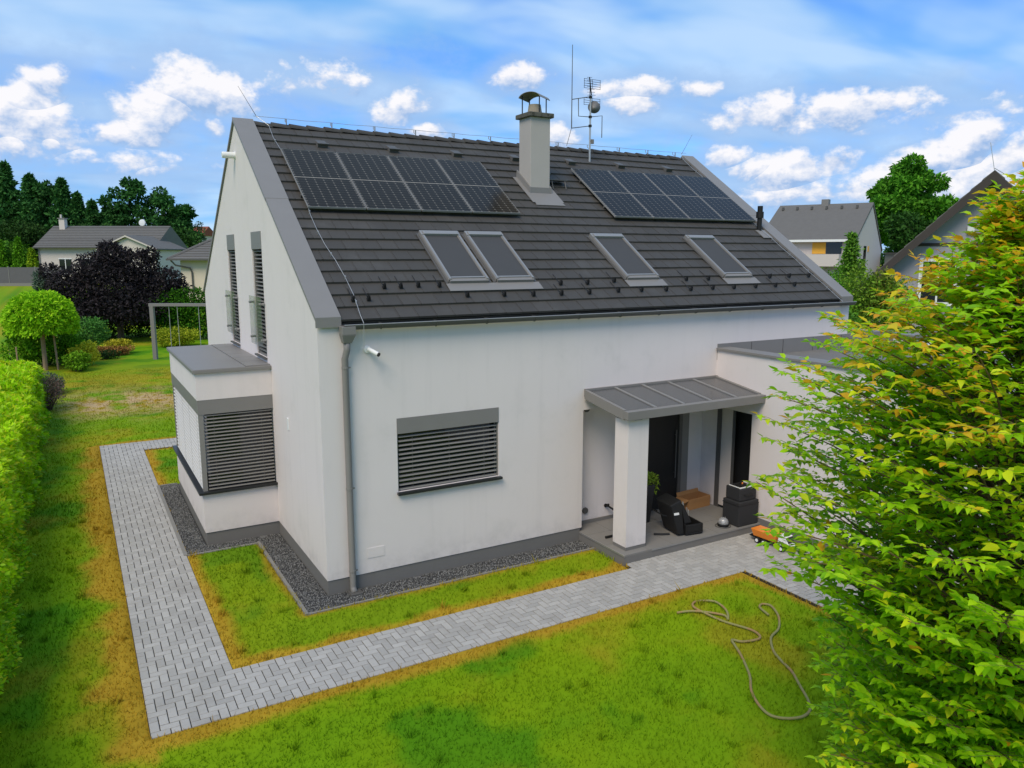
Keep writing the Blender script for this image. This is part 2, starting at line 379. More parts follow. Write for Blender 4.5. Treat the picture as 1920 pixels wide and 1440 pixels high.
# grass blades: many near the camera, thinning with distance
def scatter_blades(n, x0, x1, y0, y1, h, dens_fall):
    x = rng.uniform(x0, x1, n); y = rng.uniform(y0, y1, n)
    D = np.hypot(x-CAM.x, y-CAM.y)
    keep = rng.random(n) < np.clip((dens_fall/np.maximum(D, 3))**1.3, 0, 1)
    d = np.full(n, 99.)
    for r in PATHS+GRAVEL+[(0, 11.5, 0, 10), (4.56, XG, -1.28, 0), (-1.25, 0, 3, 6.8), (XG, 14, -4.2, 2)]: d = np.minimum(d, rdist(x, y, *r))
    keep &= d > .003
    return x[keep], y[keep], D[keep]
bx_, by_, bd_ = scatter_blades(420000, -4.6, 7.0, -9.0, 27, .03, 8.0)
tx_ = rng.uniform(-4, 6.5, 260); ty_ = rng.uniform(-7, 6, 260); kt = np.repeat(np.arange(260), 26)      # taller tufts the mower missed
tx2 = tx_[kt]+rng.normal(size=len(kt))*.03; ty2 = ty_[kt]+rng.normal(size=len(kt))*.03; dd_ = np.full(len(kt), 99.)
for r in PATHS+GRAVEL+[(0, 11.5, 0, 10), (4.56, XG, -1.28, 0), (-1.25, 0, 3, 6.8)]: dd_ = np.minimum(dd_, rdist(tx2, ty2, *r))
tk = dd_ > .05; nt_ = int(tk.sum()); bx_ = np.concatenate([bx_, tx2[tk]]); by_ = np.concatenate([by_, ty2[tk]]); bd_ = np.hypot(bx_-CAM.x, by_-CAM.y)
nb = len(bx_); a = rng.uniform(0, 2*pi, nb); h = rng.uniform(.02, .055, nb)*(1+.5*vnoise(bx_*2, by_*2)); h[nb-nt_:] *= 2.2; wd = rng.uniform(.004, .008, nb)*np.clip(bd_/8, 1, 2.2)
ln = rng.uniform(.0, .9, nb)*h; a2 = rng.uniform(0, 2*pi, nb)
zb = -.006+terrain(bx_, by_)
V = np.stack([np.stack([bx_-wd*np.cos(a), by_-wd*np.sin(a), zb], -1), np.stack([bx_+wd*np.cos(a), by_+wd*np.sin(a), zb], -1),
              np.stack([bx_+ln*np.cos(a2), by_+ln*np.sin(a2), zb+h], -1)], 1)
cb = lawn_color(bx_, by_)*1.12
me = arr_mesh('grass', V.reshape(-1, 3), np.arange(nb*3).reshape(-1, 3), 'blade', np.repeat(cb, 3, 0))
o = bpy.data.objects.new('grass', me); COL.objects.link(o); o['kind'] = 'stuff'; o['label'] = 'short mown grass of the lawn, green with dry patches'; o['category'] = 'grass'
# taller tufts left uncut in the inner bed and on the open lawn
# ------------------------------------------------------------------ paved path
def paths_mesh():
    m = MB()
    for (x0, x1, y0, y1) in PATHS: m.box(x0, x1, y0, y1, -.08, -.004)
    return m
path = paths_mesh().build('path', 'sand', kind='structure')
km = MB()
km.box(-1.665, -1.605, 2.70, 7.28, -.1, .022); km.box(-.465, -.415, -.46, 2.74, -.1, .022); km.box(-.415, 4.56, -.465, -.42, -.1, .012)
km.box(-1.60, -.465, 2.68, 2.735, -.1, .012); km.box(-1.60, -1.25, 7.262, 7.31, -.1, .015)
km.build('kerb', 'kerb', path)
bl = .2; bw = .1; gap = .0048
def paver_mesh(lx, ly):
    m = MB(); a, b = lx/2-gap, ly/2-gap; c = .004
    m.hexa([(-a,-b,-.05),(a,-b,-.05),(a,b,-.05),(-a,b,-.05)], [(-a,-b,-c),(a,-b,-c),(a,b,-c),(-a,b,-c)])
    m.f.pop(1)
    m.add([(-a,-b,-c),(a,-b,-c),(a,b,-c),(-a,b,-c),(-a+c,-b+c,0),(a-c,-b+c,0),(a-c,b-c,0),(-a+c,b-c,0)], [(4,5,6,7),(0,1,5,4),(1,2,6,5),(2,3,7,6),(3,0,4,7)])
    return m
pm = {}
def in_path(x, y):
    for (x0, x1, y0, y1) in PATHS:
        if x0-1e-4 <= x <= x1+1e-4 and y0-1e-4 <= y <= y1+1e-4: return True
    return False
# 90 degree herringbone on a 0.1 m grid: cells (i,j) with (i-j)%4 in {0,1} lie flat, {2,3} stand
blocks = []
OX, OY = -2.62, -2.45
def cell_in(i, j): return in_path(OX+(i+.5)*.1, OY+(j+.5)*.1)
for i in range(-2, 170):
    for j in range(-100, 150):
        if not cell_in(i, j):
            continue
        k = (i-j) % 4
        if k == 0:   # left half of flat stone
            if cell_in(i+1, j): blocks.append((i+1, j+.5, 0))
            else: blocks.append((i+.5, j+.5, 2))
        elif k == 1:
            if not cell_in(i-1, j): blocks.append((i+.5, j+.5, 2))
        elif k == 3: # lower half of standing stone: partner above has (i-(j+1))%4==2
            if cell_in(i, j+1): blocks.append((i+.5, j+1, 1))
            else: blocks.append((i+.5, j+.5, 2))
        elif k == 2:
            if not cell_in(i, j-1): blocks.append((i+.5, j+.5, 2))
pms = [paver_mesh(.2, .1), paver_mesh(.1, .2), paver_mesh(.1, .1)]
pmesh = [p.mesh('paver', 'paver') for p in pms]
bl3 = []
for (i, j, k) in blocks:
    x, y = OX+i*.1, OY+j*.1
    z = .010+random.uniform(-.0015, .0015); bl3.append((hypot_ := math.hypot(x-CAM.x, y-CAM.y), x, y, z, k))
fwd = Vector((.4987, .867, 0))
def inview(x, y):
    d = Vector((x, y, 0))-CAM; f = Vector((.4917, .8548, -.1662)); r = Vector((.867, -.4987, 0)); u = r.cross(f)
    w = d.dot(f)
    return w > .5 and abs(d.dot(r)/w) < .67 and abs(d.dot(u)/w) < .505
bl3.sort(); vis = [b for b in bl3 if inview(b[1], b[2]) and not (b[1] > 5.2 and b[2] < -3.6)]
sel = set(id(b) for b in vis[:300]); rest = MB()
for b in bl3:
    dist, x, y, z, k = b
    if id(b) in sel: inst('paver', pmesh[k], (x, y, z), (random.uniform(-.006, .006), random.uniform(-.006, .006), random.uniform(-.01, .01)), path)
    elif dist < 24 or True:
        rest.add([(v[0]+x, v[1]+y, v[2]+z) for v in pms[k].v], pms[k].f)
rest.build('paving', 'paver', path, kind='stuff')
# ------------------------------------------------------------------ gravel
gm = MB()
for (x0, x1, y0, y1) in GRAVEL: gm.box(x0, x1, y0, y1, -.08, -.006+.0007*(len(gm.v) % 7))
gb = gm.build('gravel_bed', 'gravel_bed', kind='structure')
Vs = []; Fs = []; base = np.array([(1,0,0),(-1,0,0),(0,1,0),(0,-1,0),(0,0,1),(0,0,-1)], float)
bf = np.array([(0,2,4),(2,1,4),(1,3,4),(3,0,4),(2,0,5),(1,2,5),(3,1,5),(0,3,5)])
k = 0; tot = 0
for (x0, x1, y0, y1) in GRAVEL:
    n = int((x1-x0)*(y1-y0)*3600)
    c = np.stack([rng.uniform(x0+.01, x1-.01, n), rng.uniform(y0+.01, y1-.01, n), rng.uniform(-.004, .010, n)], -1)
    s = rng.uniform(.004, .013, (n, 1, 1))*rng.uniform(.6, 1.3, (n, 1, 3))
    v = base[None]*s*rng.uniform(.75, 1.2, (n, 6, 1)); t = rng.uniform(0, 2*pi, n)
    R = np.zeros((n, 3, 3)); R[:,0,0] = np.cos(t); R[:,0,1] = -np.sin(t); R[:,1,0] = np.sin(t); R[:,1,1] = np.cos(t); R[:,2,2] = 1
    v = np.einsum('nij,nkj->nki', R, v)+c[:, None]
    Vs.append(v.reshape(-1, 3)); Fs.append((bf[None]+(np.arange(n)*6)[:, None, None]+tot).reshape(-1, 3)); tot += n*6
o = bpy.data.objects.new('gravel', arr_mesh('gravel', np.concatenate(Vs), np.concatenate(Fs), 'gravel')); COL.objects.link(o); o['kind'] = 'stuff'; o['label'] = 'dark grey gravel strip along the foot of the house'; o['category'] = 'gravel'

# ================================================================== HOUSE
H = thing('detached_house', 'white rendered house with steep dark tiled roof and grey trim', 'house')
def R(x, d, n=0.): return (x, YE+d*cos(TH)-n*sin(TH), ZE+d*sin(TH)+n*cos(TH))
def gl(y): return 4.13+S*min(y, 2*WR-y)       # gable top line
# walls
fw = MB(); T = .30; zt = 4.03
fw.box(T+.0005, 1.15, 0, T, ZP, zt); fw.box(1.15, 2.91, 0, T, ZP, 1.43); fw.box(1.15, 2.91, 0, T, 2.58, zt); fw.box(2.91, 4.59, 0, T, ZP, zt)
fw.box(4.59, XG+.285, 0, T, 2.361, zt); fw.box(XG+.2851, L, 0, T, ZP, zt)
fw.build('wall', 'wall', H)
fw = MB(); fw.box(4.45, XG+.2, .32, .45, .15, 2.6); fw.box(4.45, 4.59, T, .33, .15, 2.6); fw.build('porch_wall', 'wall', H)
fw = MB(); fw.box(T, L, 2*WR-T, 2*WR, 0, zt); fw.box(L-.3, L, T, 2*WR-T, 0, zt); fw.build('wall', 'wall', H)
gw = MB()
def col(y0, y1, z0): gw.prism([(y0, z0), (y1, z0)]+([(y1, gl(y1)), (WR, gl(WR)), (y0, gl(y0))] if y0 < WR < y1 else [(y1, gl(y1)), (y0, gl(y0))]), 0, 0, T)
W1, W2 = (3.28, 4.10), (5.74, 6.56); WZ0, WZ1 = 3.20, 5.43
gw.box(.0, T, 0, 2*WR, ZP, WZ0)
col(.0, W1[0], WZ0 if False else WZ0); col(W1[0], W1[1], WZ1); col(W1[1], W2[0], WZ0); col(W2[0], W2[1], WZ1); col(W2[1], 2*WR, WZ0)
gw.build('gable_wall', 'wall', H)
gw = MB(); gw.prism([(0.001, 3.9), (2*WR, 3.9), (2*WR, gl(0)), (WR, gl(WR)), (0.001, gl(0))], 0, L-T, L-.001); gw.build('gable_wall', 'wall', H)
pl = MB(); pl.box(.012, 4.56, .012, T, -.05, ZP); pl.box(.012, T-.01, T, 2*WR, -.05, ZP); pl.box(-BX+.015, .012, BY0+.015, BY1-.015, -.05, ZP)
pl.build('plinth', 'plinth', H)
# coping on both gables
def coping(x0, x1, nm='coping'):
    m = MB(); t = .055
    ys = [-.05, 2.64, WR]
    for a, b in zip(ys[:-1], ys[1:]):
        e = .0 if a > 0 else 0
        o_ = .006 if a > 0 else 0
        m.hexa([(x0-o_,a-(.03 if a>0 else 0),gl(a)-(.02 if a>0 else 0)+.002),(x1+o_,a-(.03 if a>0 else 0),gl(a)-(.02 if a>0 else 0)+.002),(x1+o_,b,gl(b)),(x0-o_,b,gl(b))],
               [(x0-o_,a-(.03 if a>0 else 0),gl(a)+t+o_-(.02 if a>0 else 0)),(x1+o_,a-(.03 if a>0 else 0),gl(a)+t+o_-(.02 if a>0 else 0)),(x1+o_,b,gl(b)+t+o_),(x0-o_,b,gl(b)+t+o_)])
    y2 = 2*WR+.05; zz = gl(0)-S*.05
    m.hexa([(x0,WR,gl(WR)),(x1,WR,gl(WR)),(x1,y2,zz),(x0,y2,zz)], [(x0,WR,gl(WR)+t),(x1,WR,gl(WR)+t),(x1,y2,zz+t),(x0,y2,zz+t)])
    m.box(x0, x1, -.055, -.0505, gl(-.05)-.09, gl(-.05)+t)
    # inner upstand down to the tiles
    xi0, xi1 = (x1-.03, x1-.005) if x0 < 1 else (x0+.005, x0+.03)
    m.hexa([(xi0,-.04,3.95),(xi1,-.04,3.95),(xi1,WR,ZE+S*(WR+.03)-.1),(xi0,WR,ZE+S*(WR+.03)-.1)], [(xi0,-.04,gl(0)-.01),(xi1,-.04,gl(0)-.01),(xi1,WR,gl(WR)+.01),(xi0,WR,gl(WR)+.01)])
    return m.build(nm, 'metal', H)
coping(-.035, .335); coping(L-.335, L+.035)
# roof deck
rf = MB(); DR = (WR-YE)/cos(TH)
def slab(x0, x1, d0, d1, n0, n1):
    return [R(x0,d0,n0),R(x1,d0,n0),R(x1,d1,n0),R(x0,d1,n0)], [R(x0,d0,n1),R(x1,d0,n1),R(x1,d1,n1),R(x0,d1,n1)]
rf.hexa(*slab(.31, L-.31, .02, DR+.02, -.16, -.035))
y2 = 2*WR-YE
rf.hexa([(.31,WR,R(0,DR,-.05)[2]-.12),(L-.31,WR,R(0,DR,-.05)[2]-.12),(L-.31,y2,ZE-.2),(.31,y2,ZE-.2)], [(.31,WR,R(0,DR,-.02)[2]),(L-.31,WR,R(0,DR,-.02)[2]),(L-.31,y2,ZE-.03),(.31,y2,ZE-.03)])
roof = rf.build('roof', 'tile', H)
# tiles, 20 courses, broken bond
NT_ = 36; tw = (L-.66)/NT_; XT0 = .33
def tile_mb(w):
    m = MB(); a = w/2-.0025; Ln = .345; t = .032
    m.hexa([(-a,0,-t),(a,0,-t),(a,Ln,-t),(-a,Ln,-t)], [(-a,0.004,0),(a,0.004,0),(a,Ln,0),(-a,Ln,0)])
    # interlocking rib, a little proud at one side
    m.hexa([(a-.02,0.003,0.0002),(a-.004,0.003,0.0002),(a-.004,Ln,0.0002),(a-.02,Ln,0.0002)], [(a-.018,0.003,.004),(a-.006,0.003,.004),(a-.006,Ln,.004),(a-.018,Ln,.004)])
    return m
tmb, thalf = tile_mb(tw), tile_mb(tw/2); tme, thme = tmb.mesh('tile', 'tile'), thalf.mesh('tile', 'tile')
tiles = []
SKY_ = [(2.34, 3.08), (3.21, 3.96), (5.95, 6.73), (8.41, 9.20)]; SD0, SD1 = .83, 2.14
for kc in range(20):
    d0 = .30*kc; odd = kc % 2
    xs = [(XT0+(c+.5)*tw, 0) for c in range(NT_)] if not odd else [(XT0+tw/4, 1)]+[(XT0+(c+1)*tw, 0) for c in range(NT_-1)]+[(XT0+NT_*tw-tw/4, 1)]
    for x, hf in xs:
        if any(a+.16 < x < b-.16 for a, b in SKY_) and SD0 < d0 < SD1-.35: continue
        if 5.5 < x < 5.85 and 3.9 < d0 < 4.1: continue
        p = R(x, d0, .034+random.uniform(-.0012, .0012)); rt = (TH-.105+random.uniform(-.004, .004), random.uniform(-.004, .004), random.uniform(-.003, .003))
        hidden = (.6 < x < 4.6 and 3.2 < d0 < 4.6) or (7.1 < x < 11 and 3.2 < d0 < 4.6)
        tiles.append(((Vector(p)-CAM).length+(100 if hidden else 0), p, rt, hf))
tiles.sort(key=lambda t: t[0]); rest = MB()
for n_, (dd, p, rt, hf) in enumerate(tiles):
    if n_ < 300: inst('tile', thme if hf else tme, p, rt, roof)
    else:
        mt = Matrix.Translation(p) @ Euler(rt).to_matrix().to_4x4(); src = thalf if hf else tmb
        rest.add([tuple(mt @ Vector(v)) for v in src.v], src.f)
rest.build('upper_tiles', 'tile', roof, kind='stuff')
# ridge tiles
rm = MB(); pr = []; n = 8
for side in (0, .36):
    for k in range(n+1):
        a = pi*k/n; rr = .115 if side == 0 else .10
        pr.append((side, rr*cos(a), rr*sin(a)*.8))
rm.v = [tuple(v) for v in pr]; rm.f = [(k, k+1, k+n+2, k+n+1) for k in range(n)]+[tuple(range(n+1))[::-1]]
rme = rm.mesh('ridge_tile', 'tile'); x = .33
zr = R(0, DR, 0)[2]
while x < L-.5:
    inst('ridge_tile', rme, (x, WR, zr-.035+random.uniform(-.003, .003)), (0, .05+random.uniform(-.008, .008), 0), roof); x += .345
# ridge vents and snow hooks
vm_ = MB(); vm_.hexa([(-.10,0,-.01),(.10,0,-.01),(.10,.26,-.01),(-.10,.26,-.01)], [(-.085,.01,.075),(.085,.01,.075),(.09,.25,.02),(-.09,.25,.02)])
vm_.box(-.11, .11, -.012, .02, .06, .085)
vme = vm_.mesh('roof_vent', 'metal_dark')
for x in (1.47, 2.92, 4.34, 5.76, 7.24, 8.66, 10.14):
    inst('roof_vent', vme, R(x, 5.28, .02), (TH, 0, 0), roof)
hk = MB(); hk.tube([(0,.30,.008),(0,.02,.012),(0,-.005,.03),(0,-.02,.09),(0,.0,.10),(0,.04,.055),(0,.075,.012)], .006, 5)
hk.hexa([(-.03,-.03,.01),(.03,-.03,.01),(.03,.03,.01),(-.03,.03,.01)],[(-.008,-.012,.095),(.008,-.012,.095),(.008,.0,.095),(-.008,.0,.095)])
hkm = hk.mesh('snow_hook', 'black')
for x, d in [(.64,.43),(.88,.44),(1.22,.73),(1.49,.73),(1.79,.75),(2.15,.74),(2.53,.46),(3.20,.45),(3.75,.43),(4.45,.72),(4.31,.43),(5.02,.72),(4.90,.44),(5.64,.77),(5.55,.47),(6.08,.47),(6.66,.46),(7.38,.77),(7.96,.775),(7.26,.45),(7.84,.47),(8.41,.47),(9.02,.48),(9.60,.49),(10.18,.50),(9.71,.80),(10.29,.80),(10.90,.80)]:
    inst('snow_hook', hkm, R(x, d, .026), (TH, 0, 0), roof)
# loose leaf specks of moss near the eaves
# ------------------------------------------------------------------ roof windows
def local(x, d, n): return R(x, d, n)
for (a, b) in SKY_:
    m = MB(); m.hexa(*slab(a+.05, b-.05, SD0+.06, SD1-.06, .0, .055)); w = m.build('roof_window', 'glass_dark', H)
    for x0, x1, nm in ((a, a+.062, 0), (b-.062, b, 0)):
        f = MB(); f.hexa(*slab(x0, x1, SD0, SD1, .0, .095)); f.build('frame', 'metal', w, bevel=.006)
        f = MB(); f.hexa(*slab(x0+.012, x1-.012, SD0+.01, SD1-.02, .0955, .108)); f.build('frame_cover', 'alu', w)
    f = MB(); f.hexa(*slab(a, b, SD1-.005, SD1+.13, .0, .11)); f.hexa(*slab(a+.04, b-.04, SD1-.005, SD1+.10, .1105, .128)); f.build('hood', 'alu', w, bevel=.008)
    f = MB(); f.hexa(*slab(a+.02, b-.02, SD0-.03, SD0+.055, .0, .088)); f.build('frame', 'metal', w); 
    f = MB(); f.hexa(*slab(a+.064, b-.064, SD0+.045, SD0+.075, .089, .102)); f.build('screen_bar', 'alu', w)
    f = MB(); f.hexa(*slab(a+.064, b-.064, SD0+.076, SD1-.006, .070, .078)); f.build('sun_screen', 'shade', w)
    f = MB(); f.hexa(*slab(a-.05, b+.08, .60, SD0-.03, .036, .042)); f.build('apron', 'metal', w)
    for sx in (a-.045, b+.004):
        f = MB(); f.hexa(*slab(sx, sx+.041, SD0-.02, SD1+.12, .028, .045)); f.build('flashing', 'metal_dark', w)
# ------------------------------------------------------------------ chimney
ch = MB(); ch.box(5.435, 5.905, 3.19, 3.65, 5.6, 7.80); ch = ch.build('chimney', 'chimney', H, bevel=.008)
m = MB(); m.box(5.375, 5.965, 3.13, 3.71, 7.79, 7.88); m.build('cap', 'cap', ch, bevel=.012)
m = MB(); m.lathe([(.155,0),(.125,.19),(.10,.19),(.10,.02)], (5.67,3.42,7.879), 20); m.build('flue_pot', 'clay', ch)
m = MB(); ang = radians(35)
def cw(u, v, z): return (5.66+u*cos(ang)-v*sin(ang), 3.42+u*sin(ang)+v*cos(ang), z)
for u in (-.18, .18):
    for v in (-.19, .19): m.tube([cw(u, v, 7.87), cw(u, v, 8.23)], .012, 6)
m.build('cowl_leg', 'black', ch)
m = MB(); nn = 10; ring = []
for u in (-.26, .26):
    for rad in (.25, .235):
        for k in range(nn+1):
            a_ = pi*(.06+.88*k/nn); ring.append(cw(u, -rad*cos(a_)*1.0, 8.15+rad*sin(a_)*.55))
q = nn+1; fs = []
for k in range(nn):
    fs += [(k, k+1, 2*q+k+1, 2*q+k), (q+k+1, q+k, 3*q+k, 3*q+k+1), (k+1, k, q+k, q+k+1), (2*q+k, 2*q+k+1, 3*q+k+1, 3*q+k)]
fs += [(0, q, 3*q, 2*q), (nn, 2*q+nn, 3*q+nn, q+nn)]
m.add(ring, fs); m.build('cowl_hood', 'metal', ch, smooth=False)
m = MB()
zb = lambda y: ZE+(y-YE)*S
m.hexa([(5.395,3.15,zb(3.15)-.02),(5.434,3.15,zb(3.15)-.02),(5.434,3.72,zb(3.72)-.02),(5.395,3.72,zb(3.72)-.02)],[(5.405,3.16,zb(3.15)+.17),(5.434,3.16,zb(3.15)+.17),(5.434,3.70,zb(3.72)+.17),(5.405,3.70,zb(3.72)+.17)])
m.hexa([(5.906,3.15,zb(3.15)-.02),(5.945,3.15,zb(3.15)-.02),(5.945,3.72,zb(3.72)-.02),(5.906,3.72,zb(3.72)-.02)],[(5.906,3.16,zb(3.15)+.17),(5.935,3.16,zb(3.15)+.17),(5.935,3.70,zb(3.72)+.17),(5.906,3.70,zb(3.72)+.17)])
m.box(5.434, 5.906, 3.165, 3.188, zb(3.15)-.02, zb(3.15)+.17)
m.hexa([R(5.33,3.40,.03),R(6.03,3.40,.03),R(5.93,3.86,.03),R(5.41,3.86,.03)], [R(5.33,3.40,.04),R(6.03,3.40,.04),R(5.93,3.86,.045),R(5.41,3.86,.045)])
m.hexa(*slab(5.30, 5.42, 3.5, 4.5, .03, .042)); m.hexa(*slab(5.92, 6.05, 3.5, 4.5, .03, .042))
m.build('flashing', 'metal', ch)
# walkway step by the chimney, flue pipe
m = MB(); m.box(6.03, 6.50, R(0,4.28,0)[1]-.12, R(0,4.28,0)[1]+.12, R(0,4.28,.13)[2], R(0,4.28,.15)[2])
for x in (6.1, 6.43): m.tube([R(x,4.1,.03), (x, R(0,4.28,0)[1]-.1, R(0,4.28,.13)[2]), ], .012, 6); m.tube([R(x,4.5,.03), (x, R(0,4.28,0)[1]+.1, R(0,4.28,.13)[2])], .012, 6)
m.build('sweep_step', 'metal_dark', roof)
m = MB(); m.hexa(*slab(6.0, 6.28, 4.62, 4.95, .03, .11)); m.build('roof_hatch', 'metal', roof)
fy = R(0, 2.62, 0)[1]; m = MB(); m.lathe([(.055,5.45),(.055,5.83)], (11.0, fy, .08), 14); m.lathe([(.085,5.78),(.085,5.92)], (11.0, fy, .08), 14); m.lathe([(.06,5.92),(.06,6.05)], (11.0, fy, .08), 14); m.build('flue_pipe', 'black', H)
m = MB(); m.hexa(*slab(10.86, 11.15, 2.3, 2.62, .03, .045)); m.build('flue_flashing', 'metal', H)
# ------------------------------------------------------------------ gutter, downpipe
m = MB(); n = 8; ro, ri = .07, .062; cy, cz = -.115, 4.035; x0, x1 = .34, L-.02; vs = []
for x in (x0, x1):
    for rr in (ro, ri):
        for k in range(n+1):
            a_ = pi+pi*k/n; vs.append((x, cy+rr*cos(a_), cz+rr*sin(a_)))
q = n+1; fs = []
for k in range(n): fs += [(k, k+1, 2*q+k+1, 2*q+k), (q+k+1, q+k, 3*q+k, 3*q+k+1)]
fs += [tuple(range(q)), tuple(range(2*q, 3*q))[::-1]]
m.add(vs, fs); gt = m.build('gutter', 'metal_dark', H)
m = MB(); m.tube([(x0, cy-ro, cz+.004), (x1, cy-ro, cz+.004)], .009, 6); m.build('gutter_bead', 'alu', gt)
br = MB(); br.tube([(0, cy+.07, cz+.01)]+[(0, cy+(ro+.006)*cos(pi+pi*k/6+pi*0), cz+(ro+.006)*sin(pi+pi*k/6)) for k in range(6, -1, -1)], .006, 5); br.tube([(0,cy-.07,cz+.012),(0,cy+.075,cz+.012)], .005, 4)
bme = br.mesh('gutter_bracket', 'metal_dark'); x = .9
while x < L-.2: inst('gutter_bracket', bme, (x, 0, 0), (0, 0, 0), gt); x += .87
m = MB(); m.hexa([(.33,-.15,3.78),(.45,-.15,3.78),(.45,-.045,3.78),(.33,-.045,3.78)], [(.30,-.20,3.90),(.50,-.20,3.90),(.50,-.04,3.90),(.30,-.04,3.90)]); m.box(.30, .50, -.20, -.04, 3.9005, 4.02)
m.build('rain_hopper', 'metal', gt, bevel=.006)
m = MB(); dp = [(.39,-.10,3.80),(.39,-.10,3.68),(.365,-.062,3.55),(.365,-.062,.10),(.365,-.075,.06),(.365,-.13,.02)]
m.tube(dp, .048, 10); dpo = m.build('downpipe', 'metal', H, smooth=True)
for z in (3.42, 1.62, .34):
    m = MB(); m.lathe([(.053,-.015),(.053,.015)], (.365,-.062,z), 12); m.box(.405, .445, -.07, -.055, z-.01, z+.01); m.build('pipe_clamp', 'metal', dpo)
m = MB(); m.box(.28, .47, -.22, -.02, -.02, .035); m.build('drain_gully', 'metal_dark', dpo, bevel=.008)
# ------------------------------------------------------------------ lightning conductor
lc = MB(); zr2 = zr+.09
zc = zr2+.055
lc.tube([(.35, WR, zc-.0)]+[(x, WR, zc-.01*(i_ % 2)) for i_, x in enumerate(np.arange(.9, L-.3, .45))]+[(L-.2, WR, zc)], .0045, 5)
pts = [(.40, WR-.02, zc)]+[R(.62+.05*sin(d*2), d, .085-.012*(i_ % 2)) for i_, d in enumerate(np.arange(5.9, .1, -.45))]+[R(.62, .02, .08), (.62, -.19, 4.06), (.62, -.17, 3.72), (.58, -.15, 3.70)]
lc.tube(pts, .0045, 5)
pts = [(L-.4, WR-.02, zc)]+[R(L-.48, d, .075-.012*(i_ % 2)) for i_, d in enumerate(np.arange(5.9, .1, -.45))]+[R(L-.48, .02, .07), (L-.48, -.19, 4.06)]
lc.tube(pts, .0045, 5); lco = lc.build('lightning_conductor', 'wire', H)
m = MB(); m.tube([(.42, WR, zc-.02), (.10, WR, zc+.52)], [.006, .003], 5); m.build('air_terminal', 'metal_dark', lco)
m = MB(); m.tube([(L-.35, WR, zc-.02), (L-.02, WR, zc+.48)], [.006, .003], 5); m.build('air_terminal', 'metal_dark', lco)
cl = MB(); cl.tube([(0,0,0),(0,0,-.06)], .008, 5); cl.box(-.01, .01, -.10, -.085, -.13, -.02); cl.tube([(0,0,-.06),(0,-.09,-.10)], .006, 4); clm = cl.mesh('wire_clamp', 'alu')
for x in np.arange(.95, L-.3, .9): inst('wire_clamp', clm, (x, WR, zc), (0,0,0), lco)
c2 = MB(); c2.tube([(0,0,0),(0,0,-.07)], .006, 5); c2.lathe([(.013,-.012),(.013,.012)], (0,0,0), 6); c2m = c2.mesh('wire_clamp', 'wire')
for d in np.arange(.35, 5.9, .62):
    inst('wire_clamp', c2m, R(.62+.05*sin(d*2), d, .08), (TH,0,0), lco); inst('wire_clamp', c2m, R(L-.48, d, .07), (TH,0,0), lco)
# ------------------------------------------------------------------ windows with outside blinds
def slat_mesh(length, mt, w=.072, tilt=radians(38)):
    m = MB(); n = 4; pts = []
    for k in range(n+1):
        u = (k/n-.5)*w; pts.append((u*cos(tilt), u*sin(tilt)*1.0+.006*(1-(2*k/n-1)**2)))
    pts = [(pts[0][0]-.001, pts[0][1]-.009)]+pts
    low = [(a+(.002 if k_ == 0 else 0), b-.0022) for k_, (a, b) in enumerate(pts)][::-1]
    m.prism(pts+low, 0, -length/2, length/2)   # runs along x, outer (-y) edge low
    return m.mesh('slat', mt)
def blind(parent, cx, cy, z0, z1, length, rotz, mt, step=.069, cords=(-.36, 0, .36), tilt=8):
    me = slat_mesh(length-.03, mt, tilt=radians(tilt)); z = z0+.03
    while z < z1-.01:
        inst('slat', me, (cx, cy, z), (0, 0, rotz), parent); z += step
    c, s = cos(rotz), sin(rotz)
    for f in cords:
        m = MB(); u = f*length; x, y = cx+u*c+.030*s, cy+u*s-.030*c; m.tube([(x, y, z0+.01), (x, y, z1)], .0016, 4); m.build('blind_cord', 'slat', parent)
    return
w = MB(); w.box(1.15, 2.91, .16, .19, 1.43, 2.58); win = w.build('window', 'glass_dark', H)
m = MB(); m.box(1.152, 2.908, -.008, .10, 2.34, 2.578); m.build('shutter_box', 'metal', win)
m = MB(); m.box(1.13, 2.945, -.075, .16, 1.385, 1.425); m.build('sill', 'sill', win, bevel=.004)
for x in (1.152, 2.893): m_ = MB(); m_.box(x, x+.015, .02, .10, 1.43, 2.338); m_.build('guide_rail', 'slat', win)
blind(win, 2.03, .058, 1.43, 2.34, 1.73, 0, 'slat')
for (y0, y1) in (W1, W2):
    w = MB(); w.box(.15, .18, y0, y1, WZ0, WZ1); win = w.build('french_window', 'glass_dark', H)
    m = MB(); m.box(-.008, .11, y0+.002, y1-.002, 5.12, WZ1-.002); m.build('shutter_box', 'metal', win)
    for y in (y0+.002, y1-.05): m = MB(); m.box(.02, .12, y, y+.048, WZ0, 5.118); m.build('guide_rail', 'metal', win)
    blind(win, .062, (y0+y1)/2, WZ0, 5.12, y1-y0-.09, -pi/2, 'slat', cords=(-.3, .3))
    m = MB(); m.box(-.05, .12, y0-.01, y1+.01, WZ0-.03, WZ0-.001); m.build('sill', 'metal_dark', win)
    m = MB(); m.box(-.085, -.073, y0-.07, y1+.07, 3.40, 4.28); rg = m.build('glass_balustrade', 'rail_glass', win)
    for y in (y0-.035, y1+.035):
        for z in (3.52, 4.16): m = MB(); m.lathe([(.022,-.10),(.022,0)], (0,y,z), 10, axis=0); m.build('glass_clamp', 'alu', win)
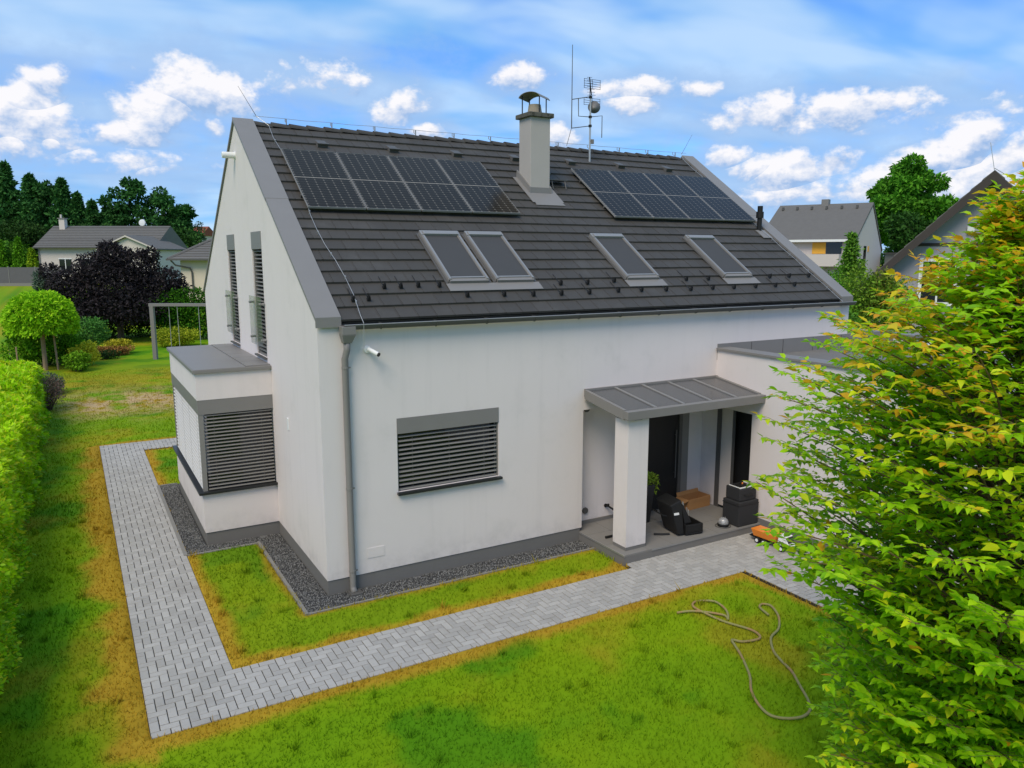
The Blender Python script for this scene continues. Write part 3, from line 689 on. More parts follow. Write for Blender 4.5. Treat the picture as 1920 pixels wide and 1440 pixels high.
# ------------------------------------------------------------------ bay window
m = MB()
m.box(-BX, 0-.001, BY0, BY1, ZP, .93)
bay = m.build('bay_window', 'wall', H)
m = MB(); m.box(-BX, -.001, BY0, BY1, 2.58, 3.04); m.build('bay_fascia', 'wall', bay)
m = MB(); m.box(-BX+.004, -.001, BY0+.004, BY1-.004, 2.33, 2.5795); m.build('shutter_box', 'metal', bay)
m = MB(); m.box(-BX-.07, -.001, BY0-.07, BY1+.07, .931, .975); m.build('sill', 'sill', bay, bevel=.004)
m = MB(); m.box(-BX+.16, -.001, BY0+.16, BY1-.16, .975, 2.33); m.build('pane', 'glass_dark', bay)
m = MB(); m.box(-BX+.012, -BX+.085, BY0+.012, BY0+.085, .976, 2.329); m.build('corner_post', 'slat', bay)
m = MB(); m.box(-BX+.012, -BX+.085, BY1-.085, BY1-.012, .976, 2.329); m.build('corner_post', 'slat', bay)
blind(bay, (-BX+.09-.01)/2, BY0+.052, .975, 2.33, BX-.1, 0, 'slat', .062, (-.36, .33))
blind(bay, -BX+.052, (BY0+BY1)/2, .975, 2.33, BY1-BY0-.18, -pi/2, 'slat_lit', .070, (-.4, -.12, .15, .42), 14)
m = MB(); m.box(-BX-.045, -.001, BY0-.045, BY1+.045, 3.041, 3.10)
bro = m.build('bay_roof', 'metal', bay, bevel=.005)
m = MB(); m.box(-BX+.72, -.003, BY0-.03, BY0+.60-.6, 3.1005, 3.108)
for i_ in range(6):
    y0 = BY0+.02+i_*.62
    if y0+.6 < BY1+.03:
        p = MB(); p.box(-.42, -.01, y0, y0+.605, 3.101, 3.118); p.build('roof_slab', 'metal', bay)
m = MB(); m.box(-BX-.03, -.43, BY0-.03, BY1+.03, 3.101, 3.107); m.build('roof_sheet', 'metal', bay)
# small fittings on the walls
m = MB(); m.lathe([(.055,-.24),(.06,-.22),(.06,0)], (0,5.17,6.90), 14, axis=0); m.lathe([(.075,-.012),(.075,0)], (0,5.17,6.9), 14, axis=0); m.build('exhaust_pipe', 'white', H, smooth=False)
m = MB(); m.box(-.018, 0, 1.90, 1.99, 2.15, 2.35); m.build('wall_box', 'white', H, bevel=.004)
m = MB(); m.box(.62, .90, -.006, 0, .46, .62); m.build('meter_flap', 'wall', H, bevel=.002)
# ------------------------------------------------------------------ porch
m = MB(); m.box(4.55, XG+.1, -1.28, .33, -.05, .135); pf = m.build('porch_step', 'plinth', H)
# paving slabs of the platform
for i_ in range(6):
    for j_ in range(3):
        x0 = 4.552+i_*.525; y0 = -1.275+j_*.535
        p = MB(); p.box(x0+.003, min(x0+.522, XG), y0+.003, y0+.532, .1355, .155+random.uniform(-.0006,.0006)); p.build('slab', 'platform', pf)
m = MB(); m.box(5.12, XG, -1.290, -1.276, .13, .158); m.box(4.541, 4.553, -1.29, 0, .13, .158); m.build('edge_trim', 'alu', pf)
m = MB(); m.box(4.56, XG, .285, .319, .155, .215); m.build('skirting', 'plinth', pf)
m = MB(); m.box(4.69, 5.11, -1.13, -.78, .215, 2.37); cl_ = m.build('porch_column', 'wall', H)
m = MB(); m.box(4.695, 5.105, -1.125, -.785, .155, .2145); m.build('column_foot', 'plinth', cl_)
# canopy
cp = thing('porch_canopy', 'grey glazed lean-to canopy over the front door, resting on the white column', 'canopy')
def K(x, t, n=0): # t from wall 0 to front 1
    return (x, -1.13*t, 2.70-.17*t+n)
def kslab(x0, x1, t0, t1, n0, n1): return [K(x0,t1,n0),K(x1,t1,n0),K(x1,t0,n0),K(x0,t0,n0)], [K(x0,t1,n1),K(x1,t1,n1),K(x1,t0,n1),K(x0,t0,n1)]
X0, X1 = 4.60, XG-.004
m = MB(); m.box(X0, X1, -.05, -.002, 2.60, 2.735); m.build('wall_rail', 'metal', cp)
m = MB(); m.hexa([(X0-.02,-1.24,2.40),(X1,-1.24,2.40),(X1,-1.13,2.42),(X0-.02,-1.13,2.42)], [(X0-.02,-1.25,2.545),(X1,-1.25,2.545),(X1,-1.13,2.545),(X0-.02,-1.13,2.545)]); m.build('front_beam', 'metal', cp, bevel=.006)
m = MB(); m.hexa(*kslab(X0-.02, X0+.04, .04, 1, -.13, .03)); m.build('side_beam', 'metal', cp)
m = MB(); m.hexa(*kslab(X1-.06, X1, .04, 1, -.13, .03)); m.build('side_beam', 'metal', cp)
rx = [X0+.02+i_*(X1-X0-.04)/5 for i_ in range(6)]
for a, b in zip(rx[:-1], rx[1:]):
    m = MB(); m.hexa(*kslab(a+.012, b-.012, .04, 1.0, .0, .012)); m.build('glass_pane', 'canopy_glass', cp)
for x in rx[1:-1]:
    m = MB(); m.hexa(*kslab(x-.022, x+.022, .04, 1.02, .0125, .028)); m.build('glazing_bar', 'alu', cp)
    m = MB(); m.hexa(*kslab(x-.025, x+.025, .04, 1.0, -.10, -.001)); m.build('rafter', 'metal', cp)
m = MB(); m.box(4.80, 4.95, -1.15, -.9, 2.371, 2.398); m.build('bearing_block', 'metal_dark', cp)
# entrance door, side light
m = MB(); m.box(6.18, 7.02, .245, .319, .155, 2.25); dr = m.build('door', 'black', H)
m = MB(); m.box(7.022, 7.10, .225, .319, .155, 2.33); m.box(6.10, 6.178, .225, .319, .155, 2.33); m.build('door_frame', 'metal_dark', dr)
m = MB(); m.box(7.102, 7.30, .26, .319, .155, 2.33); m.build('side_panel', 'metal', dr)
m = MB(); m.tube([(6.93,.20,.75),(6.93,.20,1.7)], .012, 8); m.tube([(6.93,.20,.85),(6.93,.25,.85)], .008, 6); m.tube([(6.93,.20,1.6),(6.93,.25,1.6)], .008, 6); m.build('door_handle', 'metal_dark', dr)
for z in (2.30, .40): m = MB(); m.lathe([(.055,-.03),(.06,-.02),(.06,0)], (4.885,.3195,z), 16, axis=1); m.build('wall_light', 'metal_dark', H)
# ------------------------------------------------------------------ garage wing
gw = MB(); zt = 3.22; GY = -4.25; GX = 13.4; DY0, DY1, DZ = -.95, -.13, 2.13
gw.box(XG, XG+.28, GY, DY0, -.05, zt); gw.box(XG, XG+.28, DY0, DY1, DZ, zt); gw.box(XG, XG+.28, DY1, .318, -.05, 2.36); gw.box(XG, XG+.28, DY1, -.001, 2.36, zt)
gw.box(XG+.28, GX, GY, GY+.28, -.05, zt); gw.box(GX-.28, GX, GY+.28, 2.4, -.05, zt); gw.box(L+.01, GX-.28, 2.12, 2.4, -.05, zt)
gar = gw.build('garage_wall', 'wall', H)
m = MB(); m.box(XG+.28, GX-.28, GY+.28, -.012, 2.95, 3.05); m.box(L+.012, GX-.28, -.012, 2.12, 2.95, 3.05); gr_ = m.build('garage_roof', 'metal_roof', H)
m = MB(); x = XG+.3
m.box(XG-.001, GX-.28, -.011, -.001, 3.03, 3.34); m.build('roof_upstand', 'metal', gr_)
for x in (8.6, 9.5, 10.4, 11.3): m = MB(); m.box(x, x+.012, -.016, -.0115, 3.05, 3.33); m.build('seam', 'metal_dark', gr_)
def cap_(x0, x1, y0, y1): 
    m = MB(); m.box(x0, x1, y0, y1, zt+.001, zt+.05); m.build('coping', 'metal', gr_, bevel=.006)
cap_(XG-.04, XG+.32, GY-.04, -.017); cap_(XG+.321, GX+.04, GY-.04, GY+.32); cap_(GX-.32, GX+.04, GY+.321, 2.44); cap_(L+.02, GX-.321, 2.08, 2.44)
m = MB(); m.tube([(11.9,-1.6,3.05),(11.9,-1.6,3.30)], .03, 10); m.build('roof_vent_pipe', 'white', gr_)
m = MB(); m.box(XG+.17, XG+.2, DY0, DY1, .155, DZ); sdr = m.build('side_doorway', 'interior', H)  # black sheet paints the unlit inside of the open doorway
m = MB(); m.box(XG+.001, XG+.06, DY1-.055, DY1-.001, .155, DZ); m.box(XG-.012, XG+.0, DY1-.07, DY1+.035, .155, DZ+.0); m.build('door_frame', 'metal_dark', sdr)
m = MB(); m.box(XG+.02, XG+.05, DY1-.34, DY1-.056, .20, DZ-.004); m.build('door_leaf', 'far_wall', sdr)
m = MB(); m.box(XG+.015, XG+.06, DY1-.375, DY1-.341, .16, DZ-.003); m.build('door_edge', 'metal_dark', sdr)
m = MB(); m.box(XG-.013, XG-.001, GY, DY0-.01, -.05, .24); m.build('plinth', 'plinth', gar)
# ------------------------------------------------------------------ solar panels
def solar(x, first=None, label='', grp=''):
    t = thing('solar_panel', label, 'solar panel', R(x, 2.92, .12), (TH, 0, 0), grp)
    if first:
        for c in first.children:
            k = c.copy(); COL.objects.link(k); k.parent = t
        return t
    p = MB(); p.box(.0056, 1.0024, .0056, 1.9944, -.02, -.002); p.build('laminate', 'solar', t)
    f = MB(); f.box(0, 1.008, 0, .0055, -.035, .001); f.box(0, 1.008, 1.9945, 2.0, -.035, .001); f.box(0, .0055, .0056, 1.9944, -.035, .001); f.box(1.0025, 1.008, .0056, 1.9944, -.035, .001)
    f.build('frame', 'alu_frame', t)
    r = MB(); r.box(-.015, 1.02, .42, .46, -.075, -.036); r.box(-.015, 1.02, 1.5, 1.54, -.075, -.036)
    for x_ in (.1, .9):
        for y_ in (.44, 1.52): r.box(x_-.02, x_+.02, y_-.02, y_+.02, -.115, -.0755)
    r.build('mounting_rail', 'metal_dark', t); return t
SL = ['glass solar panel nearest the white gable, left of the chimney', 'second solar panel from the gable, left of the chimney', 'third solar panel from the gable, left of the chimney', 'solar panel nearest the chimney on its gable side, the chimney\'s dark reflection in it',
      'first solar panel right of the chimney, below the antenna mast', 'second solar panel in the row right of the chimney', 'third solar panel in the row right of the chimney', 'last solar panel of the right row, beside the far roof edge']
sp0 = None
for k in range(8):
    x = .588+k*1.0285 if k < 4 else 6.976+(k-4)*1.0285
    s_ = solar(x, sp0, SL[k], 'solar panels on the roof'); sp0 = sp0 or s_
# ------------------------------------------------------------------ antenna mast
A = thing('antenna_mast', 'galvanised roof mast carrying TV antennas, a small round dish and a tall rod', 'antenna', (7.86, 4.52, 7.1))
def am(mb, nm, mt, **k):
    mb.v = [(x-7.86, y-4.52, z-7.1) for x, y, z in mb.v]; return mb.build(nm, mt, A, **k)
m = MB(); m.tube([(7.86,4.52,7.05),(7.86,4.52,8.62)], .022, 8); am(m, 'mast', 'wire')
m = MB(); m.tube([(7.34,4.52,7.9),(7.34,4.52,9.70)], [.012,.007], 6); m.tube([(7.34,4.52,7.9),(7.33,4.7,7.52)], .006, 5); am(m, 'lightning_rod', 'metal_dark')
m = MB(); m.tube([(7.34,4.52,8.52),(7.86,4.52,8.63)], .010, 6); m.tube([(7.34,4.52,7.89),(7.86,4.52,7.98)], .010, 6); am(m, 'bracket_arm', 'metal_dark')
m = MB(); m.tube([(7.52,4.52,8.56),(7.53,4.52,8.17),(7.86,4.52,8.18)], .010, 6); m.tube([(7.86,4.52,8.18),(8.2,4.52,8.235),(8.2,4.52,7.74)], .010, 6); am(m, 'loop_aerial', 'metal_dark')
m = MB(); 
for z in (8.18, 7.98, 8.62): m.lathe([(.04,-.025),(.04,.025)], (7.86,4.52,z), 8)
am(m, 'clamp', 'black')
m = MB(); m.box(7.88, 7.95, 4.48, 4.53, 7.58, 7.68); am(m, 'junction_box', 'metal')
m = MB(); dsh = []
m.lathe([(0.005,-.045),(.08,-.035),(.14,0),(.145,.004)], (0,0,0), 20); m.xf(Matrix.Translation((7.95,4.50,8.40)) @ Euler((radians(80),0,radians(-30))).to_matrix().to_4x4()); am(m, 'dish', 'metal', smooth=True)
m = MB(); m.tube([(7.87,4.5,8.66),(7.63,4.25,8.98)], .012, 6)
for k in range(7):
    f = k/6; c = Vector((7.87,4.5,8.66)).lerp(Vector((7.63,4.25,8.98)), f); w_ = .10-.04*f
    m.tube([c+Vector((-w_*.9, w_*.4, .0)), c+Vector((w_*.9, -w_*.4, 0))], .004, 4)
am(m, 'boom_aerial', 'black')
m = MB()
for zc_, zs in ((8.92, (-.1,-.05,0,.05,.1)), (8.53, (-.08,-.03,.02,.07))):
    for x_ in (7.70, 7.93, 8.15): m.tube([(x_,4.55,zc_+zs[0]),(x_,4.55,zc_+zs[-1])], .006, 4)
    for z_ in zs: m.tube([(7.69,4.55,zc_+z_),(8.16,4.55,zc_+z_)], .0045, 4)
m.tube([(7.86,4.54,8.55),(7.86,4.55,8.95)], .01, 5); am(m, 'reflector_grid', 'black')
# security camera on the front wall
t = thing('security_camera', 'small white security camera under the eaves beside the downpipe', 'camera', (.72, 0, 3.66))
m = MB(); m.lathe([(.05,-.03),(.055,-.02),(.055,0)], (0,0,0), 14, axis=1); m.tube([(0,-.03,0),(.02,-.08,-.01)], .018, 8); m.build('mount', 'white', t)
m = MB(); m.tube([(.0,-.06,.01),(.10,-.19,-.06)], .033, 12); m.build('housing', 'white', t)
m = MB(); m.tube([(.1005,-.1905,-.0605),(.112,-.205,-.068)], .030, 12); m.build('lens', 'black', t)
# ------------------------------------------------------------------ things on the porch
Z0 = .156
t = thing('planter', 'tall dark tapered planter with a leafy plant, half hidden by the column', 'planter', (5.83, -.12, Z0))
m = MB(); m.hexa([(-.12,-.12,0),(.12,-.12,0),(.12,.12,0),(-.12,.12,0)], [(-.18,-.18,.72),(.18,-.18,.72),(.18,.18,.72),(-.18,.18,.72)]); m.build('pot', 'pot', t, bevel=.008)
def leaf_cloud(n, cen, rad, size, col0, col1, up=.3, seed=1, shell=.35, quad=False, jitter=.25):
    """n folded leaves in an ellipsoid; returns V,F,colors"""
    r = np.random.default_rng(seed); cen = np.array(cen); rad = np.array(rad)
    d = r.normal(size=(n, 3)); d /= np.linalg.norm(d, axis=1)[:, None]
    rr = (shell+(1-shell)*r.random(n))**.6
    p = cen+d*rad*rr[:, None]
    return leaves_at(p, size, col0, col1, r, up, d)
def leaves_at(p, size, col0, col1, r, up=.3, outd=None, jit=.3, dirs=None, cols=None):
    n = len(p)
    a = r.normal(size=(n, 3)) if dirs is None else dirs+r.normal(size=(n, 3))*.35
    if outd is not None: a = a*.8+outd*.7
    a[:, 2] -= .25; a /= np.linalg.norm(a, axis=1)[:, None]
    nn = r.normal(size=(n, 3))*.6; nn[:, 2] += up*3
    b = np.cross(nn, a); b /= np.linalg.norm(b, axis=1)[:, None]+1e-9; nn = np.cross(a, b)
    s = (size*(1-jit+2*jit*r.random(n)))[:, None]
    w = s*.28
    V = np.stack([p, p+a*s*.45+b*w+nn*s*.06, p+a*s, p+a*s*.45-b*w+nn*s*.06, p+a*s*.5-nn*s*.03], 1)
    base = np.arange(n)[:, None, None]*5
    F = np.array([(0,1,4),(1,2,4),(2,3,4),(3,0,4)])[None]+base
    if cols is None:
        f = r.random(n)[:, None]; cols = np.array(col0)*(1-f)+np.array(col1)*f
    return V.reshape(-1, 3), F.reshape(-1, 3), np.repeat(cols, 5, 0)
def merge(parts):
    Vs, Fs, Cs = [], [], []; o = 0
    for V, F, C in parts: Vs.append(V); Fs.append(F+o); Cs.append(C); o += len(V)
    return np.concatenate(Vs), np.concatenate(Fs), np.concatenate(Cs)
def crown(name, parts, parent, mt='leaf_matte', kind='stuff'):
    V, F, C = merge(parts); me = arr_mesh(name, V, F, mt, C); o = bpy.data.objects.new(name, me); COL.objects.link(o)
    if parent: o.parent = parent
    if kind: o['kind'] = kind
    return o
crown('foliage', [leaf_cloud(420, (.05,0,.82), (.17,.17,.14), .05, (.16,.26,.03), (.32,.44,.05), seed=2), leaf_cloud(320, (.22,-.05,.72), (.12,.12,.2), .05, (.18,.28,.02), (.36,.48,.05), seed=3)], t)
t = thing('tool_case', 'open black wheeled tool case with its lid tipped up', 'case', (6.05, -.95, Z0), (0,0,radians(-8)))
m = MB(); m.box(0,.36,-.17,.30,.02,.05); m.box(0,.03,-.17,.30,.05,.20); m.box(.33,.36,-.17,.30,.05,.20); m.box(.03,.33,-.17,-.14,.05,.20); m.box(.03,.33,.27,.30,.05,.20); m.build('base_tray', 'black', t, bevel=.012)
m = MB(); m.hexa([(-.14,-.14,.03),(-.005,-.14,.03),(-.005,.32,.03),(-.14,.32,.03)], [(-.30,-.12,.58),(-.08,-.12,.66),(-.08,.36,.66),(-.30,.36,.58)]); lid = m.build('lid', 'black', t, bevel=.02)
m = MB(); m.hexa([(.02,-.10,.20),(.17,-.10,.21),(.17,.28,.21),(.02,.28,.20)], [(-.075,-.08,.60),(.0,-.08,.54),(.0,.30,.54),(-.075,.30,.60)]); m.build('tool_board', 'black', t, bevel=.01)
r2 = random.Random(4); m = MB()
for k in range(8):
    y = -.05+k*.045; z = .33+r2.uniform(-.04, .1); m.tube([(.12,y,z),(.10,y+r2.uniform(-.03,.03),z+.12)], .010, 6)
m.build('tool', 'wire', t)
m = MB(); m.hexa([(-.225,-.132,.40),(-.125,-.132,.40),(-.125,-.12,.40),(-.225,-.12,.40)], [(-.230,-.130,.44),(-.130,-.130,.44),(-.130,-.118,.44),(-.230,-.118,.44)]); m.build('sticker', 'white', t)
for y in (-.12, .24): m = MB(); m.lathe([(.04,-.02),(.04,.02)], (.34,y,.04), 12, axis=1); m.build('wheel', 'black', t)
m = MB(); m.tube([(-.3,-.02,.36),(-.40,-.02,.40),(-.40,.30,.40),(-.3,.30,.36)], .012, 6); m.build('handle', 'black', t)
m = MB(); m.tube([(-.48,.10,.02),(-.36,.04,.02),(-.22,.0,.02)], .02, 6); m.build('strap', 'charcoal', t)
t = thing('cardboard_box', 'open brown cardboard box lying on the porch by the side door', 'box', (7.02, -.11, Z0), (0,0,radians(4)))
m = MB(); m.box(0,.60,0,.006,0,.21); m.box(0,.60,.30,.306,0,.21); m.box(0,.006,.006,.30,0,.21); m.box(.594,.60,.006,.30,0,.21); m.box(.006,.594,.006,.30,0,.006); m.build('carton', 'card', t)
m = MB(); m.hexa([(0,.301,.21),(.6,.301,.21),(.6,.307,.21),(0,.307,.21)],[(0,.33,.27),(.6,.33,.27),(.6,.336,.27),(0,.336,.27)]); m.build('flap', 'card', t)
m = MB(); m.hexa([(-.001,0,.19),(.006,0,.21),(.006,.3,.21),(-.001,.3,.19)],[(-.11,0,.165),(-.105,0,.17),(-.105,.3,.17),(-.11,.3,.165)]); m.build('flap', 'card', t)
m = MB(); m.hexa([(0.0,-.004,.14),(.60,-.004,.14),(.6,-.001,.14),(0,-.001,.14)],[(0,-.006,.205),(.6,-.006,.205),(.6,-.003,.208),(0,-.003,.208)]); m.build('flap', 'card', t)
t = thing('equipment_case', 'larger black storage case standing at the porch corner, below the smaller one', 'case', (7.15, -1.26, Z0))
m = MB(); m.box(0,.50,0,.40,0,.46); m.build('body', 'charcoal', t, bevel=.015)
m = MB(); m.box(-.003,.503,-.003,.403,.385,.40); m.build('lid_seam', 'black', t)
t = thing('upper_case', 'smaller black case stacked on the larger one', 'case', (7.19, -1.23, Z0+.462))
m = MB(); m.box(0,.42,0,.35,0,.24); m.build('body', 'charcoal', t, bevel=.02)
m = MB(); m.tube([(.1,-.01,.12),(.1,-.03,.12),(.3,-.03,.12),(.3,-.01,.12)], .009, 6); m.build('handle', 'black', t)
t = thing('tool_tray', 'white edged tray of small tools lying on the stacked cases', 'tray', (7.20, -1.20, Z0+.704))
m = MB(); m.box(0,.38,0,.26,0,.006); m.build('base', 'black', t)
m = MB(); m.box(0,.38,-.012,0,0,.02); m.box(0,.012,0,.26,.0,.02); m.box(.368,.38,0,.26,0,.02); m.build('rim', 'white', t)
for x_, y_, l_, c_ in ((.10,.06,.12,'black'), (.18,.12,.13,'orange'), (.27,.07,.10,'wire'), (.22,.2,.14,'black')):
    m = MB(); m.tube([(x_,y_,.02),(x_+l_*.7,y_+l_*.5,.025)], .013, 6); m.build('tool', c_, t)
t = thing('work_lamp', 'round work lamp with a clear dome and coiled cable on the porch', 'lamp', (6.98, -1.06, Z0))
m = MB(); m.lathe([(.10,0),(.105,.02),(.10,.045)], (0,0,.012), 20); m.build('base', 'black', t)
m = MB(); m.lathe([(.095,0),(.095,.03),(.075,.075),(.04,.10),(.005,.108)], (0,0,.058), 20, caps=False); m.build('dome', 'clear', t, smooth=True)
m = MB(); m.lathe([(.03,0),(.035,.05),(.0,.06)], (0,0,.058), 12); m.build('bulb', 'white', t)
m = MB(); pts = [(.14*cos(a_)*(1+.03*sin(3*a_)), .13*sin(a_), .008+.002*a_/6) for a_ in np.linspace(0, 12.5, 50)]; m.tube(pts, .006, 5); m.tube([(.06,.03,.10),(.13,.08,.13),(.17,.10,.05),(.16,.14,.01)], .006, 5); m.build('cable', 'metal_dark', t)
t = thing('wall_tap', 'black garden tap with a short hose on the porch wall', 'tap', (5.35, .318, .42))
m = MB(); m.lathe([(.035,-.02),(.035,0)], (0,0,0), 10, axis=1); m.tube([(0,-.02,0),(0,-.09,.01),(.05,-.12,-.03),(.12,-.13,-.08)], .018, 8); m.build('spout', 'black', t)
m = MB(); m.box(-.02,.02,-.10,-.06,.02,.05); m.build('lever', 'black', t)
t = MB(); t.tube([(0,0,0),(.28,.0,0)], .022, 8); o = t.build('rubber_bar', 'black'); o.location = (4.75,-.50,Z0+.023); o.rotation_euler = (0,0,.0); o['label'] = 'short black bar lying on the porch floor behind the column'; o['category'] = 'bar'
# toy truck on the paving
t = thing('toy_truck', 'orange and black toy tipper truck parked by the garage wall', 'toy truck', (7.30, -1.95, .012), (0,0,radians(-86)))
TT = M['orange']
m = MB(); m.box(-.46,.42,-.07,.07,.07,.10); m.build('chassis', 'black', t, bevel=.006)
for x_ in (-.26, -.12, .24):
    for y_ in (-.105, .105):
        m = MB(); m.lathe([(.035,-.028),(.055,-.02),(.055,.02),(.035,.028)], (x_, y_, .055), 16, axis=1); w_ = m.build('wheel', 'black', t)
        m = MB(); m.lathe([(.03,-.030),(.03,.030)], (x_, y_, .055), 12, axis=1); m.build('rim', 'white', w_)
m = MB(); m.hexa([(-.36,-.10,.11),(.10,-.10,.11),(.10,.10,.11),(-.36,.10,.11)], [(-.40,-.13,.24),(.12,-.13,.24),(.12,.13,.24),(-.40,.13,.24)]); m.build('tipper_body', 'orange', t, bevel=.008)
m = MB(); m.hexa([(.14,-.10,.10),(.38,-.10,.10),(.38,.10,.10),(.14,.10,.10)], [(.15,-.09,.28),(.30,-.09,.28),(.30,.09,.28),(.15,.09,.28)]); m.build('cab', 'white', t, bevel=.01)
m = MB(); m.hexa([(.345,-.085,.17),(.352,-.085,.17),(.352,.085,.17),(.345,.085,.17)], [(.305,-.08,.265),(.312,-.08,.265),(.312,.08,.265),(.305,.08,.265)]); m.build('windscreen', 'glass_dark', t)
t = MB(); 
for k in range(9): 
    c_ = (7.36+.02*sin(k*2.1), -1.36-.035*k, .030); t.lathe([(.010,-.012),(.022,-.006),(.022,.006),(.010,.012)], c_, 8, axis=k % 3)
o = t.build('toy_chain', 'wire'); o['label'] = 'grey chain-like toy lying in front of the toy truck'; o['category'] = 'toy'
# ------------------------------------------------------------------ garden hose on the lawn
hp = [(4.10,-3.05),(4.35,-3.15),(4.62,-3.42),(4.58,-3.55),(4.75,-3.35),(4.82,-3.08),(4.72,-2.95),(4.55,-2.92),(4.42,-3.05),(4.45,-3.35),(4.50,-3.60),(4.62,-3.95),(4.55,-4.15),(4.30,-4.10),(4.20,-4.0),(4.12,-4.12),(4.0,-4.35),(3.75,-4.72),(3.50,-4.98),(3.36,-5.22),(3.33,-5.42),(3.44,-5.56),(3.60,-5.62),(3.78,-5.57),(3.93,-5.42),(4.10,-5.15),(4.25,-4.92),(4.36,-4.65),(4.46,-4.45),(4.68,-4.22),(4.95,-4.10),(5.15,-3.95),(5.30,-3.78),(5.42,-3.55),(5.36,-3.45),(5.24,-3.52),(5.16,-3.75)]
def crom(P, n=6):
    P = [np.array(p, float) for p in P]; P = [P[0]]+P+[P[-1]]; out = []
    for i_ in range(1, len(P)-2):
        for k in range(n):
            t_ = k/n; a, b, c, d = P[i_-1:i_+3]
            out.append(.5*((2*b)+(-a+c)*t_+(2*a-5*b+4*c-d)*t_**2+(-a+3*b-3*c+d)*t_**3))
    return out+[P[-2]]
hc = crom(hp); m = MB(); m.tube([(p[0], p[1], .028+.006*sin(k*.3)) for k, p in enumerate(hc)], .016, 8)
o = m.build('garden_hose', 'hose', smooth=True); o['label'] = 'faded garden hose lying in loops on the lawn'; o['category'] = 'hose'
